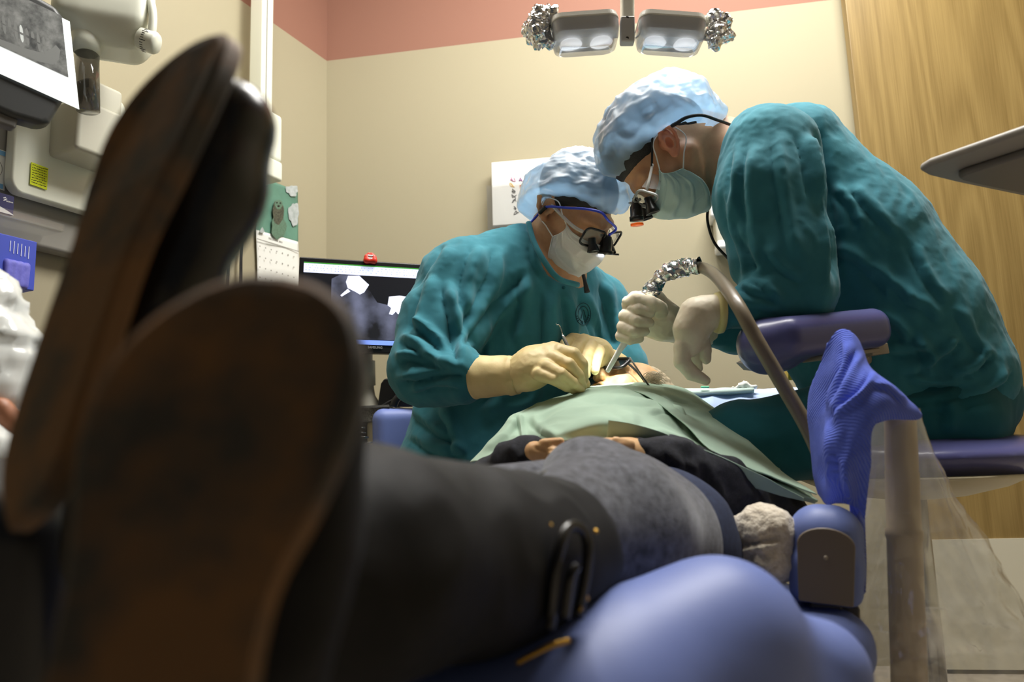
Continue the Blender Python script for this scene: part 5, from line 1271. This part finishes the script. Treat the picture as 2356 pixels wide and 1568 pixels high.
# ================================================================== the sage drape over the chest
rows = [
    [(1330, 915, 1.70), (1338, 905, 1.70), (1352, 899, 1.70), (1405, 894, 1.70), (1480, 894, 1.70), (1560, 905, 1.70), (1640, 948, 1.68), (1740, 1030, 1.62)],
    [(1290, 912, 1.60), (1306, 906, 1.60), (1338, 897, 1.60), (1400, 889, 1.60), (1490, 888, 1.60), (1570, 902, 1.60), (1655, 955, 1.58), (1770, 1050, 1.52)],
    [(1187, 950, 1.41), (1205, 950, 1.42), (1260, 926, 1.46), (1340, 904, 1.46), (1450, 900, 1.46), (1560, 932, 1.46), (1672, 1004, 1.44), (1810, 1095, 1.40)],
    [(1160, 980, 1.37), (1199, 985, 1.355), (1240, 966, 1.36), (1305, 938, 1.34), (1430, 928, 1.33), (1545, 968, 1.33), (1662, 1035, 1.32), (1850, 1125, 1.30)],
    [(1122, 1020, 1.34), (1203, 1014, 1.30), (1232, 998, 1.29), (1285, 982, 1.23), (1400, 966, 1.20), (1520, 1000, 1.20), (1650, 1062, 1.21), (1880, 1148, 1.22)],
    [(1082, 1063, 1.32), (1206, 1044, 1.26), (1238, 1026, 1.25), (1280, 1010, 1.20), (1396, 1012, 1.205), (1500, 1040, 1.215), (1640, 1092, 1.225), (1874, 1158, 1.235)]]
V, Q = patch([A(r) for r in rows], 150, 130); Q = toward_cam(V, Q)
V = folds(V, Q, [([(1300, 905), (1420, 915), (1530, 935), (1600, 990)], 9, .006), ([(1520, 905), (1560, 950), (1590, 1000)], 7, .008), ([(1600, 950), (1690, 1010), (1790, 1080)], 9, .006),
    ([(1395, 925), (1440, 950), (1470, 985)], 12, .006), ([(1195, 950), (1200, 985), (1206, 1020)], 6, .007), ([(1220, 955), (1250, 985), (1290, 1005)], 11, .006), ([(1480, 945), (1540, 945), (1580, 960)], 6, .005),
    ([(1450, 985), (1560, 1010), (1680, 1065), (1780, 1110)], 9, .006), ([(1700, 1040), (1720, 1080), (1700, 1110)], 7, .005), ([(1110, 1040), (1160, 1000), (1190, 960)], 8, .005)])
V = rumple(V, Q, [('n', .09, .004, 2), ('r', .07, .0016, 4)])
Vt, Qt = thicken(V, Q, .0016)
tag(mk('patient_drape', Vt, Qt, sage), 'sage green cloth drape spread over the patient\'s chest', 'drape')
# second layer: the turned-up hem running to the right
rows = [[(1400, 966, 1.165), (1470, 978, 1.165), (1560, 1010, 1.17), (1650, 1048, 1.175), (1740, 1088, 1.18), (1850, 1146, 1.19)],
        [(1398, 990, 1.168), (1470, 1004, 1.17), (1560, 1036, 1.18), (1650, 1072, 1.185), (1740, 1106, 1.185), (1850, 1150, 1.192)],
        [(1395, 1014, 1.175), (1470, 1030, 1.18), (1560, 1062, 1.19), (1650, 1094, 1.195), (1740, 1124, 1.19), (1850, 1153, 1.194)]]
V, Q = patch([A(r) for r in rows], 90, 24); Q = toward_cam(V, Q); V = rumple(V, Q, [('n', .05, .003, 3)]); Vt, Qt = thicken(V, Q, .0016)
V2, F2 = tube(RIMP, .0035, 90, 8); mk('shaft_rim', V2, F2, boot_leather, nb_)
dr_ = bpy.data.objects['patient_drape']; mk('turned_hem', Vt, Qt, sage, dr_)

# overlapping outer panel on the right side of the drape
rows = [[(1340, 897, 1.69), (1420, 889, 1.68), (1500, 888, 1.68), (1575, 902, 1.67), (1650, 948, 1.65)],
        [(1352, 898, 1.59), (1430, 893, 1.585), (1500, 898, 1.58), (1580, 918, 1.575), (1672, 972, 1.56)],
        [(1470, 908, 1.46), (1520, 920, 1.455), (1565, 944, 1.45), (1630, 972, 1.45), (1725, 1022, 1.43)],
        [(1552, 962, 1.325), (1585, 980, 1.32), (1640, 1012, 1.315), (1705, 1048, 1.315), (1800, 1092, 1.30)],
        [(1640, 1044, 1.205), (1680, 1062, 1.205), (1730, 1086, 1.205), (1790, 1110, 1.205), (1880, 1148, 1.205)]]
V, Q = patch([A(r) for r in rows], 70, 90); Q = toward_cam(V, Q)
V = V + UZ * .007
V = folds(V, Q, [([(1530, 935), (1620, 950), (1690, 955)], 5, .003), ([(1600, 985), (1690, 1040), (1790, 1095)], 8, .004)]); V = rumple(V, Q, [('n', .08, .003, 12)])
Vt, Qt = thicken(V, Q, .0018); mk('outer_panel', Vt, Qt, sage, dr_)
# ================================================================== the dental chair
ch = empty('dental_chair', W(1560, 1700, .95) * [1, 1, 0], 'blue upholstered dental chair carrying the patient, leg rest and armrest in front', 'dental chair')
S = SDF(.007)
S.chain([(1655, 1482, .70, 168), (1470, 1590, .66, 205), (1330, 1720, .62, 250)], .05)
S.chain([(1655, 1482, .70, 168), (1640, 1800, .66, 200)], .05)
S.chain([(1878, 1548, .72, 122), (1800, 1800, .68, 170)], .035)
S.chain([(1330, 1720, .62, 250), (850, 1790, .60, 235)], .05)
V, Q = S.mesh(3); mk('leg_rest', V, Q, vinyl, ch)
S = SDF(.006); S.box(W(-90, 1420, .60), (.12, .10, .115), np.array([RT, FW, UP]), .03, .02); V, Q = S.mesh(2); mk('dark_filler', V, Q, black_pl, ch)  # black block added to keep the lower left of the view dark
S = SDF(.01); S.box(W(1480, 1420, 1.22), (.26, .28, .05), None, .045, .02); V, Q = S.mesh(2); mk('seat_cushion', V, Q, vinyl, ch)
bx_ = W(1480, 1160, 1.55); S = SDF(.01); R = np.array([[1, 0, 0], nrm([0, .97, .14]), nrm([0, -.14, .97])])
S.box(bx_, (.24, .26, .045), R, .045, .02); S.box(W(1470, 1010, 1.86), (.11, .11, .05), R, .045, .03); V, Q = S.mesh(2); mk('back_cushion', V, Q, vinyl, ch)
cb = W(1480, 1420, 1.22) * [1, 1, 0]
MB().add(*box(cb + UZ * .05, (1, 0, 0), (0, 1, 0), UZ, .22, .38, .05)).add(*box(cb + UZ * .21, (1, 0, 0), (0, 1, 0), UZ, .12, .18, .12)).build('base', taupe, ch, bevel=.02)
# armrest: padded arch over a dark end plate, on a post
an = nrm(CAM - W(1905, 1270, 1.0)) * .85 - UP * .05; an = nrm(an); ax = nrm(np.cross(UP, an)); au = np.cross(an, ax)
ac = W(1900, 1278, 1.0)
def arch(hw, ht, hb, n=16):
    pts = [(-hw * .93, -hb), (hw * .93, -hb)] + [(hw * math.cos(a) , ht - hw * .62 + hw * .62 * math.sin(a)) for a in np.linspace(0, math.pi, n)]
    return [ac + ax * x + au * y for x, y in pts]
S = SDF(.004); S.box(ac - an * .062 + au * .006, (.048, .065, .060), np.array([ax, an, au]), .040, .01); S.box(ac - an * .06 - au * .03, (.046, .06, .034), np.array([ax, an, au]), .018, .01)
V, Q = S.mesh(2); arm = mk('armrest', V, Q, vinyl, ch)
V, Fc = prism(arch(.0355, .036, .060), an, .008); MB().add(V, Fc).build('end_plate', M('plate_dark_brown', srgb(112, 100, 84), .4), arm, bevel=.002)
V, Fc = cyl(ac + an * .008 - au * .002, ac + an * .0095 - au * .002, .003, n=16); mk('plate_screw', V, Fc, taupe, arm)
MB().add(*box(ac - an * .03 - au * .11, ax, an, au, .020, .012, .055)).add(*box(ac - an * .05 - au * .12 + ax * .030, ax, an, au, .012, .012, .055)).add(*box(ac - an * .05 - au * .12 - ax * .03, ax, an, au, .007, .012, .05)).build('armrest_post', M('post_bronze', srgb(96, 88, 76), .45), ch, bevel=.003)
# fleece throw tucked beside the armrest
S = SDF(.0028); S.chain([(1700, 1225, 1.10, 40), (1760, 1215, 1.06, 42), (1790, 1212, 1.05, 34)], .03); S.chain([(1710, 1290, 1.08, 44), (1775, 1285, 1.05, 50)], .03); S.chain([(1760, 1215, 1.06, 40), (1775, 1290, 1.05, 45)], .02)
V, Q = S.mesh(2); V = folds(V, Q, [([(1690, 1255), (1740, 1248), (1800, 1235)], 9, -.010), ([(1720, 1280), (1760, 1300), (1790, 1280)], 9, .006)])
V = rumple(V, Q, [('n', .011, .0016, 2), ('n', .03, .003, 5), ('n', .006, .0013, 6)]); tag(mk('fleece_throw', V, Q, fleece), 'cream fleece throw bunched between the patient\'s hip and the armrest', 'blanket')
# ================================================================== delivery post in its clear sleeve, with the blue towel
po = empty('support_post', W(2065, 1900, 1.08) * [1, 1, 0], 'bronze support post under a clear plastic sleeve right of the armrest', 'post')
p0, p1 = W(2070, 940, 1.08), W(2094, 1620, 1.05)
p2 = np.array([p1[0], p1[1], .02])
MB().add(*lathe(p1, p0, [(0, .0235), (.55, .0228), (.56, .0245), (.585, .0245), (.59, .0222), (.78, .0222), (.785, .0215), (.97, .021), (1, .019)], 40)).build('tube', post_br, po, True)
MB().add(*cyl(p2, p1, .0235)).build('lower_tube', post_br, po, True); MB().add(*cyl(p2 - UZ * .02, p2, .13)).build('foot_plate', taupe, po, True)
rings = []; nth = 200
spec_ = [(2066, 938, 1.08, 46, 46), (2064, 985, 1.08, 58, 60), (2060, 1060, 1.08, 68, 100), (2062, 1150, 1.08, 90, 140), (2070, 1250, 1.07, 100, 190), (2080, 1350, 1.06, 118, 235), (2085, 1450, 1.05, 135, 290), (2090, 1560, 1.05, 150, 330), (2090, 1680, 1.05, 160, 350)]
for px, py, d, l, r in spec_:
    row = []
    for i in range(12):
        a = 2 * math.pi * i / 12; cx = math.cos(a); off = (r if cx > 0 else l) * cx
        row.append(W(px + off, py, d) - FW * .055 * math.sin(a) * (l + r) / 220)
    rings.append(row + row[:1])
V, Q = patch(rings, nth, 200); 
N = vnormals(V, Q); cen = V.mean(0)
th = np.tile(np.linspace(0, 2 * math.pi, nth), 200); v = np.repeat(np.linspace(0, 1, 200), nth)
amp = np.clip(v * 1.4, .12, 1)
V = V + N * (amp * (.003 * np.sin(th * 7 + v * 3) + .006 * noise(V, (.08, .08, .3), 3) + .005 * ridged(V, (.05, .05, .25), 5) + .0022 * ridged(V, (.025, .025, .10), 9) + .003 * ridged(V, (.10, .10, .04), 11)))[:, None]
if ((CAM - V) * vnormals(V, Q)).sum(1)[nth // 4 * 3 + nth * 100] < 0: Q = Q[:, ::-1].copy()
V = folds(V, Q, [([(2112, 965), (2095, 1050), (2065, 1140), (2030, 1230), (2010, 1330)], 4, .006), ([(2105, 1150), (2092, 1220), (2090, 1300), (2098, 1380)], 3.5, .005), ([(1990, 1400), (2060, 1398), (2130, 1392), (2210, 1402)], 4, .005),
    ([(2080, 1500), (2130, 1520), (2180, 1545), (2215, 1575)], 5, .007), ([(2268, 1360), (2262, 1400), (2275, 1440)], 4, .006), ([(2130, 1395), (2190, 1430), (2240, 1480), (2290, 1500)], 3.5, .005), ([(2040, 1060), (2052, 1010), (2062, 960)], 3.5, .004), ([(2150, 1060), (2190, 1170), (2240, 1300), (2290, 1400)], 4, .005), ([(2000, 1440), (2050, 1450), (2130, 1435), (2180, 1450)], 4, .004), ([(2130, 1250), (2190, 1330), (2240, 1370)], 4, .004), ([(2300, 1420), (2250, 1490), (2270, 1540)], 4, .006), ([(2010, 1480), (2040, 1520), (2030, 1560)], 4, .006)])
mk('plastic_sleeve', V, Q, clear_pl, po)
rows = [[(1903, 792, 1.13), (1922, 765, 1.12), (1942, 757, 1.11), (1962, 765, 1.10), (1978, 785, 1.10), (1985, 800, 1.11)],
        [(1884, 842, 1.15), (1908, 845, 1.12), (1938, 830, 1.085), (1968, 822, 1.075), (1992, 835, 1.08), (2008, 850, 1.10)],
        [(1862, 900, 1.17), (1890, 915, 1.13), (1925, 905, 1.07), (1970, 880, 1.045), (2030, 872, 1.04), (2086, 912, 1.05)],
        [(1858, 950, 1.17), (1884, 975, 1.13), (1915, 960, 1.06), (1965, 935, 1.03), (2040, 928, 1.02), (2118, 962, 1.04)],
        [(1862, 1020, 1.17), (1886, 1040, 1.12), (1908, 1030, 1.05), (1950, 1005, 1.03), (1990, 985, 1.02), (2016, 975, 1.02)],
        [(1870, 1090, 1.16), (1895, 1105, 1.11), (1912, 1100, 1.06), (1945, 1090, 1.03), (1980, 1080, 1.03), (2003, 1075, 1.03)],
        [(1882, 1135, 1.16), (1902, 1160, 1.11), (1922, 1158, 1.08), (1948, 1160, 1.05), (1975, 1172, 1.05), (1990, 1195, 1.05)]]
V, Q = patch([A(r) for r in rows], 90, 130); Q = toward_cam(V, Q)
V = folds(V, Q, [([(1950, 780), (1945, 840), (1915, 900), (1905, 960)], 10, .008), ([(1985, 800), (1960, 860), (1930, 920), (1915, 960)], 10, .007), ([(2020, 850), (1985, 900), (1940, 940), (1915, 980)], 9, .007), ([(1905, 960), (1905, 1040), (1910, 1120)], 9, .007), ([(1940, 1040), (1945, 1100), (1960, 1160)], 12, .004), ([(2000, 880), (2050, 890), (2090, 930)], 9, .004)])
V = rumple(V, Q, [('n', .04, .002, 2)]); Vt, Qt = thicken(V, Q, .002)
tw = tag(mk('blue_towel', Vt, Qt, blue_cloth), 'blue ribbed towel hung over the top of the bronze post', 'towel')
rows = [[(2085, 945, 1.10), (2105, 950, 1.11), (2124, 965, 1.12)], [(2100, 990, 1.13), (2115, 1000, 1.13), (2126, 1010, 1.13)], [(2110, 1040, 1.14), (2118, 1045, 1.14), (2126, 1050, 1.14)]]
rows = [[(1955, 1160, 1.07), (1972, 1165, 1.07), (1990, 1180, 1.07)], [(1962, 1230, 1.08), (1975, 1230, 1.08), (1992, 1235, 1.08)], [(1970, 1300, 1.08), (1980, 1300, 1.08), (1994, 1300, 1.08)], [(1982, 1365, 1.08), (1986, 1368, 1.08), (1992, 1362, 1.08)]]
V, Q = patch([A(r) for r in rows], 14, 40); Q = toward_cam(V, Q); Vt, Qt = thicken(V, Q, .002); mk('hanging_corner', Vt, Qt, blue_cloth, tw)
# ================================================================== bracket tray, right
bt_ = empty('bracket_tray', W(2300, 400, 1.05), 'grey bracket tray edge reaching in from the right above the stool', 'tray')
pl = [W(2117, 398, 1.18), W(2150, 385, 1.16), W(2356, 322, 1.02), W(2620, 250, .92), W(2700, 420, 1.15), W(2480, 430, 1.22), W(2250, 412, 1.24), W(2150, 404, 1.20)]
c = sum(pl) / len(pl); nn = UZ
z_ = [p[2] for p in pl]; pl = [np.array([p[0], p[1], np.mean(z_)]) for p in pl]
tz = W(2117, 395, 1.18)[2]
def Wp(px, py, z): return Wz(px, py, z)
outl = [Wp(2117, 394, tz), Wp(2140, 380, tz), Wp(2356, 306, tz), Wp(2600, 225, tz), Wp(2700, 420, tz), Wp(2480, 470, tz), Wp(2356, 452, tz), Wp(2200, 420, tz), Wp(2135, 404, tz)]
MB().add(*prism(outl, UZ, .012)).build('tray_plate', M('tray_grey', srgb(150, 146, 138), .45), bt_, bevel=.005, seg=3)
outl2 = [np.mean(outl, 0) + (p - np.mean(outl, 0)) * .62 for p in outl]
MB().add(*prism([p - UZ * .012 for p in outl2], UZ, .012)).build('tray_rib', M('tray_dark', srgb(118, 114, 108), .5), bt_, bevel=.004)
# ================================================================== instrument table behind the patient's head
it = empty('instrument_table', W(1640, 1100, 1.95) * [1, 1, 0], 'instrument table behind the patient\'s head', 'table')
it['label'] = 'small table behind the patient\'s head covered with a pale blue cloth'
tz = W(1620, 912, 1.95)[2]; tc_ = W(1660, 912, 1.98); tc_[2] = tz
MB().add(*box(tc_ - UZ * .012, RT, np.cross(UZ, RT), UZ, .20, .12, .01)).add(*cyl(np.array([tc_[0], tc_[1], .02]), tc_ - UZ * .02, .025)).add(*cyl(np.array([tc_[0], tc_[1], .0]), np.array([tc_[0], tc_[1], .02]), .18)).build('table_frame', taupe, it)
rows = [[(1530, 898, 2.05), (1590, 897, 2.05), (1680, 897, 2.05), (1870, 892, 2.05)], [(1530, 906, 1.90), (1590, 906, 1.88), (1680, 904, 1.88), (1870, 898, 1.88)], [(1530, 940, 1.82), (1590, 938, 1.80), (1680, 936, 1.80), (1870, 930, 1.80)], [(1530, 1010, 1.79), (1590, 1010, 1.77), (1680, 1010, 1.77), (1870, 1000, 1.77)]]
V, Q = patch([A(r) for r in rows], 60, 50); Q = toward_cam(V, Q); V = rumple(V, Q, [('r', .07, .004, 3), ('n', .03, .002, 3)]); Vt, Qt = thicken(V, Q, .0015); tag(mk('blue_table_cover', Vt, Qt, M('pale_blue_cover', srgb(188, 208, 246), .85)), 'pale blue paper cover hanging over the small table', 'cover')
def slab(pts, mat, name, t=.006):
    return mk(name, *thicken(*(lambda V, Q: (rumple(V, toward_cam(V, Q), [('n', .03, .0015, 3)]), toward_cam(V, Q)))(*patch([A(r) for r in pts], 40, 8)), t), mat)
s1 = slab([[(1500, 893, 1.90), (1600, 893, 1.88), (1730, 889, 1.88)], [(1500, 899, 1.86), (1600, 899, 1.84), (1735, 893, 1.84)], [(1500, 908, 1.855), (1600, 907, 1.835), (1735, 901, 1.835)]], M('mint_wrap', srgb(185, 205, 200), .85), 'folded_wrap', .012)
tag(s1, 'folded pale mint sterile wrap lying on the small table', 'wrap')
S = SDF(.003); S.chain([(1690, 892, 1.86, 5), (1712, 886, 1.86, 8), (1738, 890, 1.86, 5)], .004); V, Q = S.mesh(1); V = rumple(V, Q, [('r', .012, .003, 2)]); tag(mk('gauze', V, Q, paper), 'crumpled white gauze on the folded wrap', 'gauze')
S = SDF(.002); S.box(W(1622, 890, 1.84), (.010, .004, .0025), np.array([RT, FW, UP]), .001); V, Q = S.mesh(1); tag(mk('green_clip', V, Q, M('clip_green', srgb(110, 215, 170), .5)), 'tiny green clip lying on the folded wrap', 'clip')
yb = tag(MB().add(*box(W(1822, 862, 1.82), RT, FW, UP, .014, .014, .012)).build('yellow_box', M('box_yellow', srgb(205, 170, 60), .6), bevel=.001), 'small yellow box glimpsed between the hose and the assistant\'s thigh', 'box')
